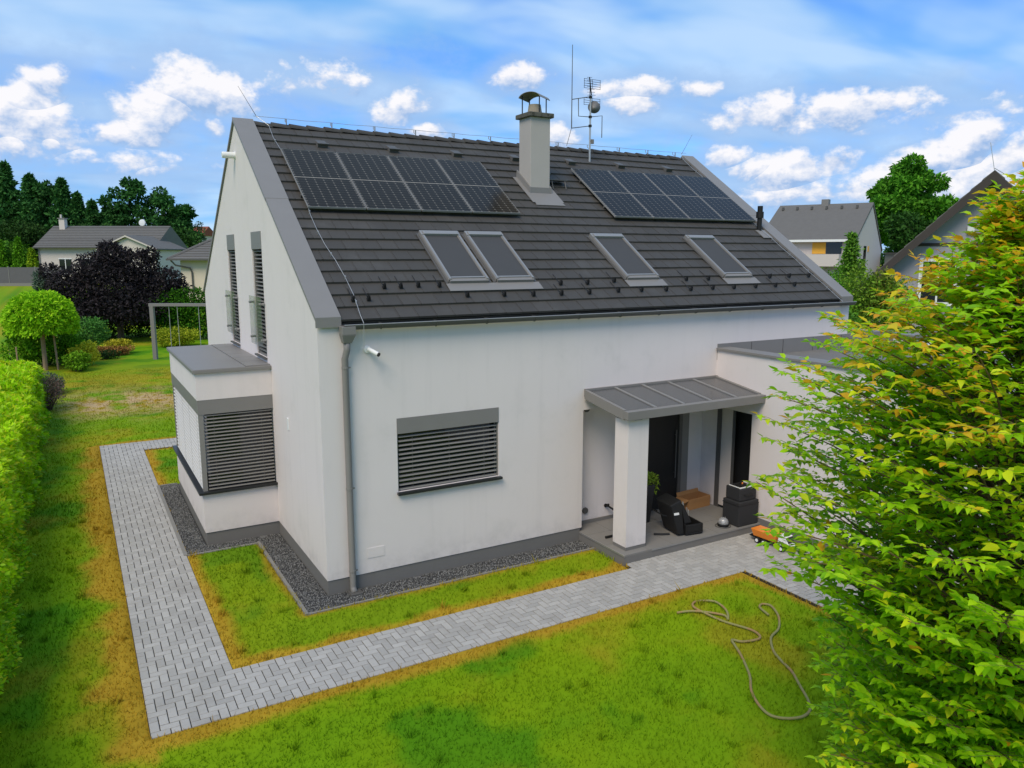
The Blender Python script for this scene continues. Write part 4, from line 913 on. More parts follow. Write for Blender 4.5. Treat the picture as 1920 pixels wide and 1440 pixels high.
# ================================================================== VEGETATION
# --- the leafy tree close to the camera on the right
def near_tree():
    r = np.random.default_rng(11); T = thing('leafy_tree', 'large bright green leafy tree close to the viewer, its top tinted orange', 'tree', (0,0,0))
    bx, by = 3.05, -7.75
    wood = MB(); trunk = [(bx,by,-.1),(bx+.03,by,.6),(bx-.02,by+.04,1.4),(bx+.03,by,2.4),(bx,by+.03,3.4),(bx-.02,by,4.4),(bx-.08,by+.05,5.2)]
    wood.tube(trunk, [.13,.11,.095,.075,.055,.033,.012], 9)
    def axis_at(z):
        zs = [p[2] for p in trunk]; return np.array([np.interp(z, zs, [p[i] for p in trunk]) for i in range(3)])
    ez = [.3, 1.0, 1.6, 2.3, 2.8, 3.4, 3.9, 4.2, 4.5, 4.87, 5.15, 5.5]; er = [1.0, 1.2, 1.2, 1.35, 1.85, 1.80, 1.68, 1.55, 1.35, .82, .36, .1]
    P, Dr, Cz = [], [], []
    nb = 560
    for k in range(nb):
        zt_ = .45+5.1*((k+.5)/370)**.85 if k < 370 else r.uniform(.5, 5.3)
        if zt_ > 4.95 and r.random() > .5: continue
        R_ = np.interp(zt_, ez, er)*(r.uniform(.78, 1.06) if k < 370 else r.uniform(.3, .85))
        ph = k*2.39996+r.uniform(-.2, .2)
        tip = np.array([bx+R_*cos(ph), by+R_*sin(ph), zt_])
        z0 = max(.5, min(5.0, zt_-.45*R_-r.uniform(.1, .6))); b0 = axis_at(z0)
        mid = (b0+tip)/2+np.array([0, 0, .12+.1*R_]); mid[:2] += r.uniform(-.12, .12, 2)
        n = 12; t_ = np.linspace(0, 1, n)[:, None]; cv = (1-t_)**2*b0+2*t_*(1-t_)*mid+t_**2*tip
        wood.tube(cv[::2].tolist()+[cv[-1].tolist()], list(np.linspace(.004+.011*R_/2, .0025, 7)), 5, cap=False)
        tg = np.gradient(cv, axis=0); tg /= np.linalg.norm(tg, axis=1)[:, None]
        s = .32 if R_ > .9 else .15
        m_ = 13
        for i_ in range(m_):
            f = s+(1-s)*(i_+.5)/m_; c = np.array([np.interp(f, t_[:, 0], cv[:, a]) for a in range(3)]); d = np.array([np.interp(f, t_[:, 0], tg[:, a]) for a in range(3)])
            side = np.cross(d, [0, 0, 1.]); side /= np.linalg.norm(side)+1e-9; sgn = 1 if i_ % 2 else -1
            tw_ = d*.55+side*sgn*.8+np.array([0, 0, r.uniform(-.12, .28)]); tw_ /= np.linalg.norm(tw_)
            ln_ = r.uniform(.18, .46)*(1.1-.45*f); nl = int(ln_/.030)+2
            wood.tube([c.tolist(), (c+tw_*ln_*.6+np.array([0,0,.01])).tolist(), (c+tw_*ln_).tolist()], [.0022, .0015, .0008], 3, cap=False)
            s2 = np.cross(tw_, [0, 0, 1.]); s2 /= np.linalg.norm(s2)+1e-9
            for q in range(nl):
                g = (q+.5)/nl; P.append(c+tw_*ln_*g); Dr.append(tw_*.75+s2*(.8 if q % 2 else -.8)+np.array([0, 0, -.12])); Cz.append((zt_, R_))
            P.append(c+tw_*ln_); Dr.append(tw_*1.2); Cz.append((zt_, R_))
    P = np.array(P); Dr = np.array(Dr); n = len(P); Dr += r.normal(size=(n, 3))*.22; a = Dr/np.linalg.norm(Dr, axis=1)[:, None]
    nn = r.normal(size=(n, 3))*.30; nn[:, 2] += 1; b = np.cross(nn, a); b /= np.linalg.norm(b, axis=1)[:, None]; nn = np.cross(a, b)
    s = (.088*r.uniform(.6, 1.25, n))[:, None]; w = s*.30
    # ovate pointed blade folded along the midrib and curled down at the tip
    V = np.stack([P, P+a*s*.28+b*w*.82+nn*s*.06, P+a*s*.6+b*w*.75+nn*s*.04, P+a*s-nn*s*r.uniform(-.05, .42, (n, 1))+b*s*r.uniform(-.12, .12, (n, 1)), P+a*s*.6-b*w*.75+nn*s*.04, P+a*s*.28-b*w*.82+nn*s*.06, P+a*s*.30, P+a*s*.64-nn*s*.03], 1)
    lf = [(0,6,1),(1,6,7),(1,7,2),(2,7,3),(0,5,6),(5,7,6),(5,4,7),(4,3,7)]
    # colour: yellow-green with deeper and paler leaves, russet young growth near the top
    u = r.random(n)[:, None]; cz = np.array([c[0] for c in Cz]); 
    grp = np.sin(P[:, 0]*3.1+P[:, 2]*2.3)+np.sin(P[:, 1]*2.7-P[:, 2]*3.7)
    cols = np.array([.22, .50, .006])*(1-u)+np.array([.52, .80, .012])*u
    deep = (r.random(n)-.10*grp < .12)[:, None]; cols = np.where(deep, cols*.55, cols)
    yel = ((r.random(n)+.12*grp) > .80)[:, None]; cols = np.where(yel, np.array([.68, .76, .015])*(.8+.4*u), cols)
    po = np.clip((P[:, 2]-3.55)/.9, 0, 1)*.5*np.clip(.75+.4*grp, .1, 1.3)+.012
    outer = np.clip((np.hypot(P[:, 0]-bx, P[:, 1]-by)/np.interp(P[:, 2], ez, er)-.2)*1.6, 0, 1)
    org = (r.random(n) < po*outer)[:, None]; cols = np.where(org, np.array([.80, .36, .02])*(1-u)+np.array([.82, .68, .02])*u, cols)
    # the 300 that show largest are leaves of their own
    camp = np.array(CAM); f = np.array([.4917, .8548, -.1662]); rr = np.array([.867, -.4987, 0]); uu = np.cross(rr, f)
    d = P-camp; dep = d@f; ok = (dep > .5) & (np.abs(d@rr/dep) < .66) & (np.abs(d@uu/dep) < .49)
    face = np.abs(np.einsum('ij,ij->i', nn, d/np.linalg.norm(d, axis=1)[:, None])); score = np.where(ok, s[:, 0]*np.sqrt(face+.1)/dep, 0)
    big = np.argsort(-score)[:300]; mask = np.ones(n, bool); mask[big] = False
    wo_ = wood.build('trunk', 'bark_red', T)
    F = np.array(lf)[None]+(np.arange(mask.sum())*8)[:, None, None]
    o = bpy.data.objects.new('foliage', arr_mesh('foliage', V[mask].reshape(-1, 3), F.reshape(-1, 3), 'leaf', np.repeat(cols[mask], 8, 0))); COL.objects.link(o); o.parent = T; o['kind'] = 'stuff'
    # shared leaf blades in a few tints
    loc = np.array([(0,0,0),(.28,.30*.82,.06),(.6,.30*.75,.04),(1,0,-.16),(.6,-.30*.75,.04),(.28,-.30*.82,.06),(.30,0,0),(.64,0,-.03)])
    tints = {}
    for i_ in big:
        c = cols[i_]; key = tuple(np.round(c*12).astype(int))
        if key not in tints: tints[key] = arr_mesh('leaf', loc, np.array(lf), 'leaf', np.repeat(c[None], 8, 0))
        mt = Matrix((tuple(a[i_]), tuple(b[i_]), tuple(nn[i_]))).transposed().to_4x4(); mt = Matrix.Translation(P[i_].tolist()) @ mt @ Matrix.Scale(float(s[i_, 0]), 4)
        o = bpy.data.objects.new('leaf', tints[key]); COL.objects.link(o); o.matrix_world = mt; o.parent = T
    print('near leaves', n)
near_tree()
# --- hedge along the left side
def hedge():
    r = np.random.default_rng(21); n = 46000
    T = thing('hedge', 'long bright yellow-green clipped hedge running along the left side of the lawn', 'hedge', (-4.6, 8, 0))
    y = -3.5+(22.5)*r.random(n)**1.35; side = r.random(n)
    h = 1.50+.22*(vnoise(y*1.3, y*0)-.5)+.12*(vnoise(y*5, y*0+3)-.5)
    wv = .13*(vnoise(y*2.1, y*0+9)-.5)
    u = r.random(n)
    top = side < .42
    x = np.where(top, -5.35+1.15*u, -4.12+.14*r.random(n)+wv); z = np.where(top, h-.10*r.random(n)-.25*np.abs(u-.5)**2, .12+(h-.12)*u)
    x = np.where(~top, x-.22*u+.05*np.sin(z*7+y*2), x)
    # bulging tufts
    x += .26*(vnoise(y*2.6, z*2.6)-.45); z += np.where(top, .26*(vnoise(x*4, y*4)-.3), 0)
    P = np.stack([x, y, z], -1)-np.array([-4.6, 8, 0])
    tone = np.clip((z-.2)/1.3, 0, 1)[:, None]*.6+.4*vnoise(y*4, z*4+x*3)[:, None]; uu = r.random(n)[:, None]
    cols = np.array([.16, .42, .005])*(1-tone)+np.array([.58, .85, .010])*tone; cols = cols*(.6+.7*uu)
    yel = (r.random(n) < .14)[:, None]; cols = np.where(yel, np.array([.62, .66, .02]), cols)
    outd = np.where(top[:, None], np.array([0, 0, .7]), np.array([.8, 0, .15]))
    d = np.hypot(P[:, 1]+8+10.67, 2)
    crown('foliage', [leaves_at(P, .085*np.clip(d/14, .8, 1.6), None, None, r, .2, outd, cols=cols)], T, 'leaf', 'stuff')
    m = MB()
    for k in range(60):
        yy = -11+k*.37; m.tube([(r.uniform(-.1,.2), yy, -.02), (r.uniform(-.2,.3), yy+r.uniform(-.1,.1), 1.2)], [.02,.008], 5)
    m.build('stems', 'bark', T)
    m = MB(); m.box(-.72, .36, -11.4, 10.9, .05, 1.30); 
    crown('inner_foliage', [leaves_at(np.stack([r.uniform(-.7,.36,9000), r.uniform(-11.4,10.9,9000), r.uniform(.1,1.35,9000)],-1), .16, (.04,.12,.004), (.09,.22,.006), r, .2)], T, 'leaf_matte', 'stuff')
hedge()
def bush(name, label, cat, x, y, rx, ry, rz, n, size, c0, c1, seed, stem=True, z0=None, lumps=5, group=None, mt='leaf_matte'):
    z = float(terrain(np.float64(x), np.float64(y))) if z0 is None else z0
    T = thing(name, label, cat, (x, y, z), group=group); r = np.random.default_rng(seed); parts = []
    m0 = np.array(c0); m1 = np.array(c1)
    parts.append(leaf_cloud(n//3, (0, 0, rz*1.0), (rx*.86, ry*.86, rz*.95), size, m0*.8, m1*.85, seed=seed, shell=.5))
    for k in range(lumps*2):
        a = r.uniform(0, 2*pi); f = r.uniform(.35, .75); zz = rz*(1+r.uniform(-.65, .75)); sc_ = r.uniform(.28, .5); sh = r.uniform(.85, 1.15)
        parts.append(leaf_cloud(n//(3*lumps), (rx*f*cos(a)*sqrt(max(.1, 1-((zz-rz)/rz)**2)), ry*f*sin(a)*sqrt(max(.1, 1-((zz-rz)/rz)**2)), zz), (rx*sc_, ry*sc_, rz*sc_), size, m0*sh, m1*sh, seed=seed*31+k, shell=.4))
    crown('crown', parts, T, mt)
    if stem:
        m = MB()
        for k in range(5): a = k*1.3; m.tube([(.06*cos(a), .06*sin(a), -.1), (rx*.45*cos(a), ry*.45*sin(a), rz*1.1)], [.03+rz*.015, .01], 6)
        m.build('stem', 'bark', T)
    return T
def lump_tree(name, label, cat, x, y, h, lumps, n, size, c0, c1, seed, trunk=.15, group=None, flat=.75, top_only=False, mt='leaf_matte'):
    """lumps: (dx,dy,z,r)"""
    z = float(terrain(np.float64(x), np.float64(y))); T = thing(name, label, cat, (x, y, z), group=group); parts = []; tv = sum(l[3]**2 for l in lumps)
    r = np.random.default_rng(seed)
    for k, (dx, dy, zz, rr) in enumerate(lumps):
        sh = r.uniform(.8, 1.2); parts.append(leaf_cloud(int(n*rr*rr/tv), (dx, dy, zz), (rr, rr, rr*flat), size, np.array(c0)*sh, np.array(c1)*sh, seed=seed*13+k, shell=.35))
    crown('crown', parts, T, mt)
    m = MB(); m.tube([(0,0,-.2), (.05,0,h*.4), (0,.03,h*.85)], [trunk, trunk*.7, trunk*.15], 8)
    for k, (dx, dy, zz, rr) in enumerate(lumps[:12]): m.tube([(0, 0, max(.3*h, zz-.25*h)), (dx*.6, dy*.6, zz-.1*rr), (dx, dy, zz)], [trunk*.4, trunk*.2, .02], 5)
    m.build('trunk', 'bark', T); return T
def spruce(name, label, cat, x, y, h, rad, n, size, c0, c1, seed, group=None, jag=.35, z0=.08):
    z = float(terrain(np.float64(x), np.float64(y))); T = thing(name, label, cat, (x, y, z), group=group); r = np.random.default_rng(seed)
    nl = int(h*2.0)+8; P = []; O = []
    per = n//nl
    for k in range(nl):
        f = (k+.5)/nl; zz = h*(z0+(1-z0)*f); R_ = rad*(1-f)**.85*(1+r.uniform(-jag, jag)*.5)
        nbr = 9; ph0 = r.uniform(0, 6.28)
        for b in range(nbr):
            ph = ph0+b*2*pi/nbr+r.uniform(-.2, .2); Rb = R_*r.uniform(1-jag, 1.1); m_ = max(4, per//nbr)
            t_ = r.random(m_)**.6; wob = r.normal(size=(m_, 3))*(.06+.05*R_)
            p = np.stack([Rb*t_*cos(ph), Rb*t_*sin(ph), zz-.22*Rb*t_+.10*Rb*t_**3], -1)+wob; P.append(p); O.append(np.tile([cos(ph), sin(ph), -.15], (m_, 1)))
    P = np.concatenate(P); O = np.concatenate(O); u = r.random(len(P))[:, None]; rad_ = np.hypot(P[:, 0], P[:, 1])[:, None]/rad
    cols = np.array(c0)*(1-u)+np.array(c1)*u
    crown('crown', [leaves_at(P, size, None, None, r, .2, O, cols=cols)], T)
    m = MB(); m.tube([(0,0,-.3),(0,0,h*.97)], [h*.016+.03, .01], 7); m.build('trunk', 'bark', T); return T
# --- garden on the far left
gt_ = thing('globe_tree', 'small round-headed lime green tree on a slim stem with a support stake', 'tree', (-4.15, 28.6, 0))
r = np.random.default_rng(5); n = 11000; d = r.normal(size=(n, 3)); d /= np.linalg.norm(d, axis=1)[:, None]; d[:, 2] = np.where(d[:, 2] < -.45, -d[:, 2], d[:, 2])
P = d*np.array([1.33, 1.33, 1.22])*(.88+.16*vnoise(d[:, 0]*5+9, d[:, 1]*5+d[:, 2]*4))[:, None]+np.array([0, 0, 2.22])
u = r.random(n)[:, None]; cols = np.array([.20, .48, .008])*(1-u)+np.array([.42, .68, .02])*u
P2 = r.uniform(-1, 1, (2500, 3))*np.array([.9, .9, .35])+np.array([0, 0, 2.5])
crown('crown', [leaves_at(P, .20, None, None, r, .2, d*np.array([1, 1, -.3]), cols=cols), leaves_at(P2, .16, (.03, .09, .005), (.06, .14, .006), r)], gt_)
m = MB(); m.tube([(0,0,-.1),(0,0,2.6)], [.10,.07], 8); m.build('trunk', 'wood', gt_)
m = MB(); m.tube([(.48,-.1,-.1),(.40,-.1,2.3)], .045, 6); m.build('stake', 'wood', gt_)
bush('green_bush', 'big dark green rounded bush behind the small round-headed tree', 'bush', -4.15, 30.5, 1.75, 1.5, 1.32, 12000, .14, (.07,.20,.006), (.17,.42,.012), 41)
bush('pale_bush', 'mid green low bush right of the round-headed tree', 'bush', -2.9, 27.6, .62, .7, .42, 1800, .11, (.10,.24,.01), (.20,.40,.015), 42)
bush('yellow_shrub', 'small golden yellow shrub beside the mid green bush', 'shrub', -2.55, 29.3, .62, .55, .55, 2200, .09, (.60,.54,.03), (.85,.78,.05), 43)
bush('gold_groundcover', 'low yellow spreading shrub in the bed under the dark red tree', 'shrub', -1.15, 33.4, .85, .6, .36, 1800, .12, (.36,.34,.02), (.62,.56,.04), 44)
bush('russet_groundcover', 'low russet spreading shrub in the bed under the dark red tree', 'shrub', -1.45, 32.6, 1.1, .5, .25, 1600, .11, (.26,.12,.04), (.36,.20,.05), 45)
bush('rose_bush', 'green leafy shrub with pale tips below the dark red tree', 'shrub', -2.6, 35.6, 1.5, 1.2, .95, 4200, .13, (.05,.17,.03), (.13,.32,.05), 46)
bush('dwarf_spruce', 'low dark green mound at the edge of the shrub bed', 'shrub', -1.75, 31.4, .7, .4, .22, 900, .09, (.02,.05,.01), (.04,.09,.02), 47)
bush('gold_bush', 'rounded yellow-green bush behind the swing frame', 'bush', 1.95, 35.4, 1.35, 1.0, .55, 4200, .12, (.24,.32,.012), (.46,.50,.03), 48)
bush('laurel_hedge', 'tall dark green hedge behind the swing frame', 'hedge', 4.9, 38.6, 4.4, 1.2, 1.55, 14000, .16, (.03,.12,.006), (.08,.25,.008), 49)
bush('backdrop_shrub', 'dark green shrub mass in the bed behind the dark red tree', 'shrub', -1.0, 42.5, 5.2, 1.5, 1.35, 11000, .18, (.02,.06,.006), (.045,.12,.010), 50)
bush('blue_spruce', 'grey-green young conifer at the left of the dark red tree', 'conifer', -4.0, 41.5, 1.0, 1.0, 2.0, 5200, .17, (.05,.09,.06), (.11,.16,.10), 51)
bush('lavender', 'grey-green lavender at the far end of the hedge', 'shrub', -4.1, 21.6, .8, 1.0, .42, 3400, .09, (.09,.12,.07), (.18,.21,.13), 52)
T = thing('dry_shrub', 'bare brown twiggy shrub at the end of the hedge', 'shrub', (-3.95, 18.2, 0)); r = np.random.default_rng(8); m = MB()
for k in range(150):
    a = r.uniform(0, 2*pi); q_ = r.uniform(.1, .62); hh = r.uniform(.6, 1.25); m.tube([(q_*.3*cos(a), q_*.3*sin(a), 0), (q_*.8*cos(a+.2), q_*.8*sin(a+.2), hh*.6), (q_*cos(a), q_*1.3*sin(a), hh)], [.009,.005,.003], 3, cap=False)
m.build('stem', 'bark', T)
crown('foliage', [leaf_cloud(2200, (0,0,.62), (.62,.85,.5), .06, (.14,.09,.07), (.26,.17,.13), seed=9)], T)
for k, (x, y, h) in enumerate([(-5.6, 31.5, 1.7), (-5.05, 26.5, 1.3)]):
    t = MB(); t.tube([(0,0,-.1),(0,0,h)], .03, 6); o = t.build('garden_stake', ['metal_dark', 'wood'][k]); o.location = (x, y, 0); o['label'] = ['thin dark green post beside the big dark bush', 'short weathered stake behind the hedge'][k]; o['category'] = 'stake'
# swing frame
t = thing('swing_frame', 'grey metal swing frame standing on the far lawn', 'swing', (.42, 30.1, 0), (0,0,radians(-29.9)))
m = MB(); m.box(-.09,.09,-.09,.09,-.1,2.58); m.build('post', 'metal', t)
m = MB(); m.box(3.9,4.08,-.09,.09,-.1,2.58); m.build('post', 'metal', t)
m = MB(); m.box(-.12,4.12,-.08,.08,2.581,2.72); m.build('crossbar', 'metal', t)
for x in (.82, 1.22, 2.25, 2.65): m = MB(); m.tube([(x,0,2.58),(x,0,.6)], .014, 5); m.build('rope', 'wire', t)
for x in (.82, 2.25): m = MB(); m.box(x-.02,x+.42,-.09,.09,.56,.60); m.build('seat', 'metal_dark', t)
# dark red-leaved plum tree
lum = [(0,0,3.3,2.1),(-1.9,.2,2.7,1.5),(1.9,-.3,2.8,1.6),(-.9,.3,4.2,1.35),(1.0,0,4.35,1.4),(2.6,-.4,3.5,1.1),(-2.6,0,3.4,1.0),(0,0,4.9,1.0),(-2.9,.3,2.0,1.0),(2.9,-.4,2.2,1.0),(.4,-1.2,2.2,1.6),(-1.2,-1.0,1.8,1.3),(1.6,-1.1,2.0,1.3),(3.3,-.6,3.0,.7),(-3.3,.6,4.1,.6),(-.2,.2,5.4,.6),(1.9,0,5.0,.6)]
lump_tree('plum_tree', 'big dark purple-leaved tree standing behind the garden bed', 'tree', -.55, 39.9, 4.5, lum, 30000, .19, (.018,.015,.016), (.046,.038,.040), 61, trunk=.2)
# forest edge far behind: each tree of its own
FG = 'trees of the dark wood behind the garden'
PT = [('fir_tree', -9.5, 124, 16.2, 3.6, 's', 'tall dark fir at the picture edge, highest of the wood'), ('fir_tree', -6.6, 122.5, 14.6, 3.8, 's', 'broad dark fir next to the tallest one'), ('pine_tree', -4.4, 121, 13.8, 3.6, 'l', 'dark pine with a knobbly top above the roof chimney'),
      ('spruce_tree', -2.7, 119, 13.9, 3.0, 's', 'pointed spruce right of the knobbly pine'), ('spruce_tree', -.9, 118.5, 11.9, 2.1, 's', 'slim pointed spruce standing in the dip of the tree line'), ('spruce_tree', .9, 117.5, 10.8, 1.9, 's', 'smallest pointed spruce in the dip of the tree line'),
      ('pine_tree', 2.8, 117, 11.8, 3.2, 'l', 'rounded pine left of the big two-topped pine'), ('pine_tree', 5.6, 115.5, 14.2, 4.2, 'l', 'big pine with a high crown above the long roof'), ('pine_tree', 9.6, 113, 12.9, 4.4, 'l', 'wide dark pine near the edge of the wood'), ('pine_tree', 12.2, 112, 10.6, 3.2, 'l', 'lower pine at the end of the dark wood'),
      ('birch_tree', 14.5, 112, 8.6, 1.7, 'b', 'thin hanging birch at the end of the wood'), ('pine_tree', -12.5, 125, 15.0, 4.0, 'l', 'dark pine outside the tallest fir')]
for k, (nm, x, y, h, rad, ty, lb) in enumerate(PT):
    r = random.Random(100+k)
    if ty == 's': spruce(nm, lb, 'tree', x, y, h, rad*1.35, 9000, .62, (.025,.095,.022), (.065,.20,.04), 100+k, FG, z0=.02, jag=.5)
    else:
        L_ = []
        for q_ in range(34):
            f = r.uniform(.08, .97); rr = rad*1.15*min(1, (1.08-f)/.55)**.8; a = r.uniform(0, 6.28); L_.append((rr*.8*cos(a)*r.random()**.4, rr*.8*sin(a)*r.random()**.4, h*f-.3, rad*r.uniform(.18, .34)*(1.25-.45*f)))
        L_ += [(0, 0, h*f, rad*1.1*(1.02-f)) for f in (.3, .5, .68, .82)]
        L_.append((0, 0, h-.7, rad*.22)); c0, c1 = ((.020,.080,.018), (.055,.17,.034)) if ty == 'l' else ((.04,.09,.03), (.08,.15,.05))
        lump_tree(nm, lb, 'tree', x, y, h, L_, 11000 if ty == 'l' else 2500, .55 if ty == 'l' else .28, c0, c1, 100+k, .3, FG, flat=.6)
# mixed lower trees filling below the wood
for k, (x, y, h, rad, c0, c1, lb) in enumerate([(-9.8, 104, 6.4, 3.2, (.04,.13,.01), (.10,.26,.015), 'rounded green tree below the tall firs'), (-6.5, 116, 8.5, 3.5, (.02,.05,.01), (.04,.10,.015), 'green tree between the firs and the long roof'), (3.5, 110, 7.5, 3.5, (.02,.06,.012), (.05,.14,.02), 'dark bushy tree behind the middle of the long roof'), (10.5, 108, 7.5, 3.6, (.02,.06,.012), (.05,.14,.02), 'dark bushy tree behind the white gable'), (-1.5, 112, 7.0, 3.4, (.02,.06,.012), (.05,.14,.02), 'dark bushy tree behind the near end of the long roof')]):
    r = random.Random(200+k); L_ = [(rad*.6*r.uniform(-1,1), rad*.6*r.uniform(-1,1), h*r.uniform(.3,.85), rad*r.uniform(.35,.6)) for _ in range(12)]
    lump_tree('bushy_tree', lb, 'tree', x, y, h, L_, 5000, .45, c0, c1, 200+k, .25)
for k, (x, y, h, rad, lb) in enumerate([(-7.84, 100.1, 5.3, 1.15, 'pointed bright green thuja behind the mesh fence'), (-6.5, 98.9, 4.0, .85, 'lime green thuja beside the long white house'), (-9.7, 101.2, 5.0, 1.2, 'rounded green thuja at the picture edge behind the fence')]):
    spruce('thuja', lb, 'conifer', x, y, h, rad, 4600, .26, (.08,.22,.01), ((.16,.40,.015) if k != 1 else (.40,.55,.02)), 300+k, 'thujas behind the mesh fence', jag=.12, z0=.02)
wd = []; r = np.random.default_rng(77)
for k in range(150):
    a = -1.1+3.2*k/150; D_ = r.uniform(170, 215); x, y = D_*sin(a)+CAM.x, D_*cos(a)+CAM.y
    hh = r.uniform(5.0, 9.0) if a < .28 else r.uniform(3.4, 5.2)
    wd.append(leaf_cloud(520, (x, y, 1.7+hh*.45), (5.5, 5.5, hh*.55), 1.2, (.014,.045,.012), (.035,.09,.02), seed=500+k))
o = crown('far_wood', wd, None); o['label'] = 'distant dark green belt of trees on the horizon'; o['category'] = 'wood'
# ================================================================== NEIGHBOURING HOUSES
def face_tiles(parent, p00, ux, uy, w, h, nu, nv, mt, seed, name='tile_row'):
    """rows of roof tiles: each course a lipped strip of its own"""
    ux = Vector(ux).normalized(); uy = Vector(uy).normalized(); nn = ux.cross(uy)
    m0 = MB(); st = h/nv
    m0.hexa([(0,0,-.03),(w,0,-.03),(w,st*1.05,-.03),(0,st*1.05,-.03)], [(0,0,.05),(w,0,.05),(w,st*1.05,.0),(0,st*1.05,.0)])
    me = m0.mesh(name, mt); rot = Matrix((ux, uy, nn)).transposed().to_4x4()
    for k in range(nv):
        o = inst(name, me, parent=parent); o.matrix_local = Matrix.Translation(Vector(p00)+uy*st*k) @ rot
# long low white house on the left
LH = thing('bungalow', 'long low white house with a dark tiled roof behind the garden', 'house', (-5.9, 94.2, 1.75), (0, 0, radians(-29.9)))
m = MB(); m.box(.3, 13.3, 0, 8, -1, 4.15); m.build('wall', 'far_wall', LH)
m = MB(); m.prism([(-.5,4.1),(4.0,6.66),(8.5,4.1)], 0, 0, 14.0); rf_ = m.build('roof', 'far_tile', LH)
face_tiles(rf_, (0,-.5,4.14), (1,0,0), (0,4.5,2.56), 14.0, 5.15, 13, 13, 'far_tile', 1)
m = MB(); m.box(0,14,-.62,-.5,4.03,4.15); m.build('gutter', 'metal_dark', LH)
m = MB(); m.box(1.1,1.75,3.2,3.8,5.9,7.5); c_ = m.build('chimney', 'far_wall', LH); m = MB(); m.box(1.0,1.85,3.1,3.9,7.501,7.6); m.build('cap', 'metal', c_)
m = MB(); m.tube([(1.25,3.5,7.6),(1.25,3.5,8.0)], .12, 8); m.build('pot', 'far_wall', c_)
m = MB(); m.lathe([(.05,0),(.35,.02),(.42,.12)], (10.6,3.9,7.05), 12, axis=1); m.tube([(10.6,4.0,6.5),(10.6,4.0,7.1)], .04, 5); m.build('satellite_dish', 'white', LH)
for x in (2.6, 5.2, 8.2): m = MB(); m.box(x, x+1.4, -.03, .02, 1.2, 2.8); w_ = m.build('window', 'glass_dark', LH); m = MB(); m.box(x-.08, x+1.48, -.05, -.031, 2.801, 2.9); m.box(x-.08, x+1.48, -.05, -.031, 1.1, 1.199); m.box(x+.66, x+.74, -.05, -.031, 1.2, 2.8); m.build('frame', 'white', w_)
m = MB(); m.tube([(.4,-.1,4.0),(.4,-.1,0)], .06, 6); m.build('downpipe', 'metal', LH)
# gabled wing
m = MB(); m.prism([(9.9,0),(15.9,0),(15.9,3.85),(12.85,5.2),(9.9,3.85)], 1, -4.6, 2); m.build('gable_wing', 'far_wall', LH)
m = MB(); m.prism([(9.6,3.80),(12.85,5.24),(16.2,3.80),(16.2,3.95),(12.85,5.42),(9.6,3.95)], 1, -4.9, 3); m.build('wing_roof', 'far_tile', LH)
m = MB(); m.prism([(9.58,3.76),(12.85,5.22),(16.22,3.76),(16.22,3.90),(12.85,5.38),(9.58,3.90)], 1, -4.96, -4.901); m.build('verge_board', 'far_wall', LH)
# hip-roofed house, cream walls, just left of the gable
HH = thing('hip_roof_house', 'cream house with a grey tiled hip roof, half hidden by the white gable', 'house', (4.2, 58.0, .6), (0, 0, radians(-29.9)))
m = MB(); m.box(.75, 12, .6, 10, -.8, 4.1); m.build('wall', 'far_wall_cream', HH)
m = MB(); v = [(0,0,4.05),(13,0,4.05),(13,11,4.05),(0,11,4.05),(4.6,5.5,6.9),(8.4,5.5,6.9)]; m.add(v, [(0,1,5,4),(1,2,5),(2,3,4,5),(3,0,4),(3,2,1,0)]); hr = m.build('roof', 'far_tile', HH)
nv = 14
for k in range(nv):   # courses narrow towards the ridge, front slope
    f0, f1 = k/nv, (k+1.06)/nv; f1 = min(f1, 1)
    a0, b0 = 4.6*f0, 13-4.6*f0; a1, b1 = 4.6*f1, 13-4.6*f1; y0, y1 = 5.5*f0, 5.5*f1; z0_, z1_ = 4.05+2.85*f0, 4.05+2.85*f1
    p = MB(); p.hexa([(a0,y0,z0_),(b0,y0,z0_),(b1,y1,z1_),(a1,y1,z1_)], [(a0,y0-.02,z0_+.09),(b0,y0-.02,z0_+.09),(b1,y1-.02,z1_+.03),(a1,y1-.02,z1_+.03)]); p.build('tile_row', 'far_tile', hr)
m = MB(); m.tube([(0,0,4.1),(4.6,5.5,7.02)], .13, 6); m.tube([(4.6,5.5,7.02),(8.4,5.5,7.02)], .13, 6); m.build('hip_tiles', 'far_tile', hr)
m = MB(); m.box(-.1,13,-.15,0,3.98,4.12); m.build('gutter', 'metal_dark', HH)
m = MB(); m.tube([(.25,-.05,4.0),(.5,.2,3.6),(1.6,.45,3.35),(1.7,.52,3.0),(1.7,.52,-.5)], .07, 6); m.build('downpipe', 'metal_dark', HH)
m = MB(); m.box(3.4,5.0,.55,.62,1.2,2.8); m.build('window', 'glass_dark', HH)
# house with a red roof far beyond
m = MB(); m.prism([(0,8.3),(2.5,9.9),(5,8.3)], 1, 0, 8); RH = thing('red_roof_house', 'distant house with a red roof peeping over the hip roof', 'house', (17.4, 131, 0), (0,0,radians(50))); m.build('roof', 'red_tile', RH); m = MB(); m.box(.3,4.7,.3,7.7,0,8.3); m.build('wall', 'far_wall', RH)
# mesh fence with posts
t = thing('garden_fence', 'dark mesh fence at the end of the far lawn', 'fence', (-16.0, 93.9, 1.75), (0, 0, radians(-29.9)))
for k in range(5):
    m = MB(); m.box(k*2.9, k*2.9+2.82, -.02, .02, .25, 1.95); m.build('panel', 'screen', t)
    m = MB(); m.box(k*2.9-.07, k*2.9-.0, -.05, .05, -.3, 2.05); m.build('post', 'metal', t)
m = MB(); m.box(0, 14.5, -.06, .06, -.5, .245); m.build('base_wall', 'kerb', t)
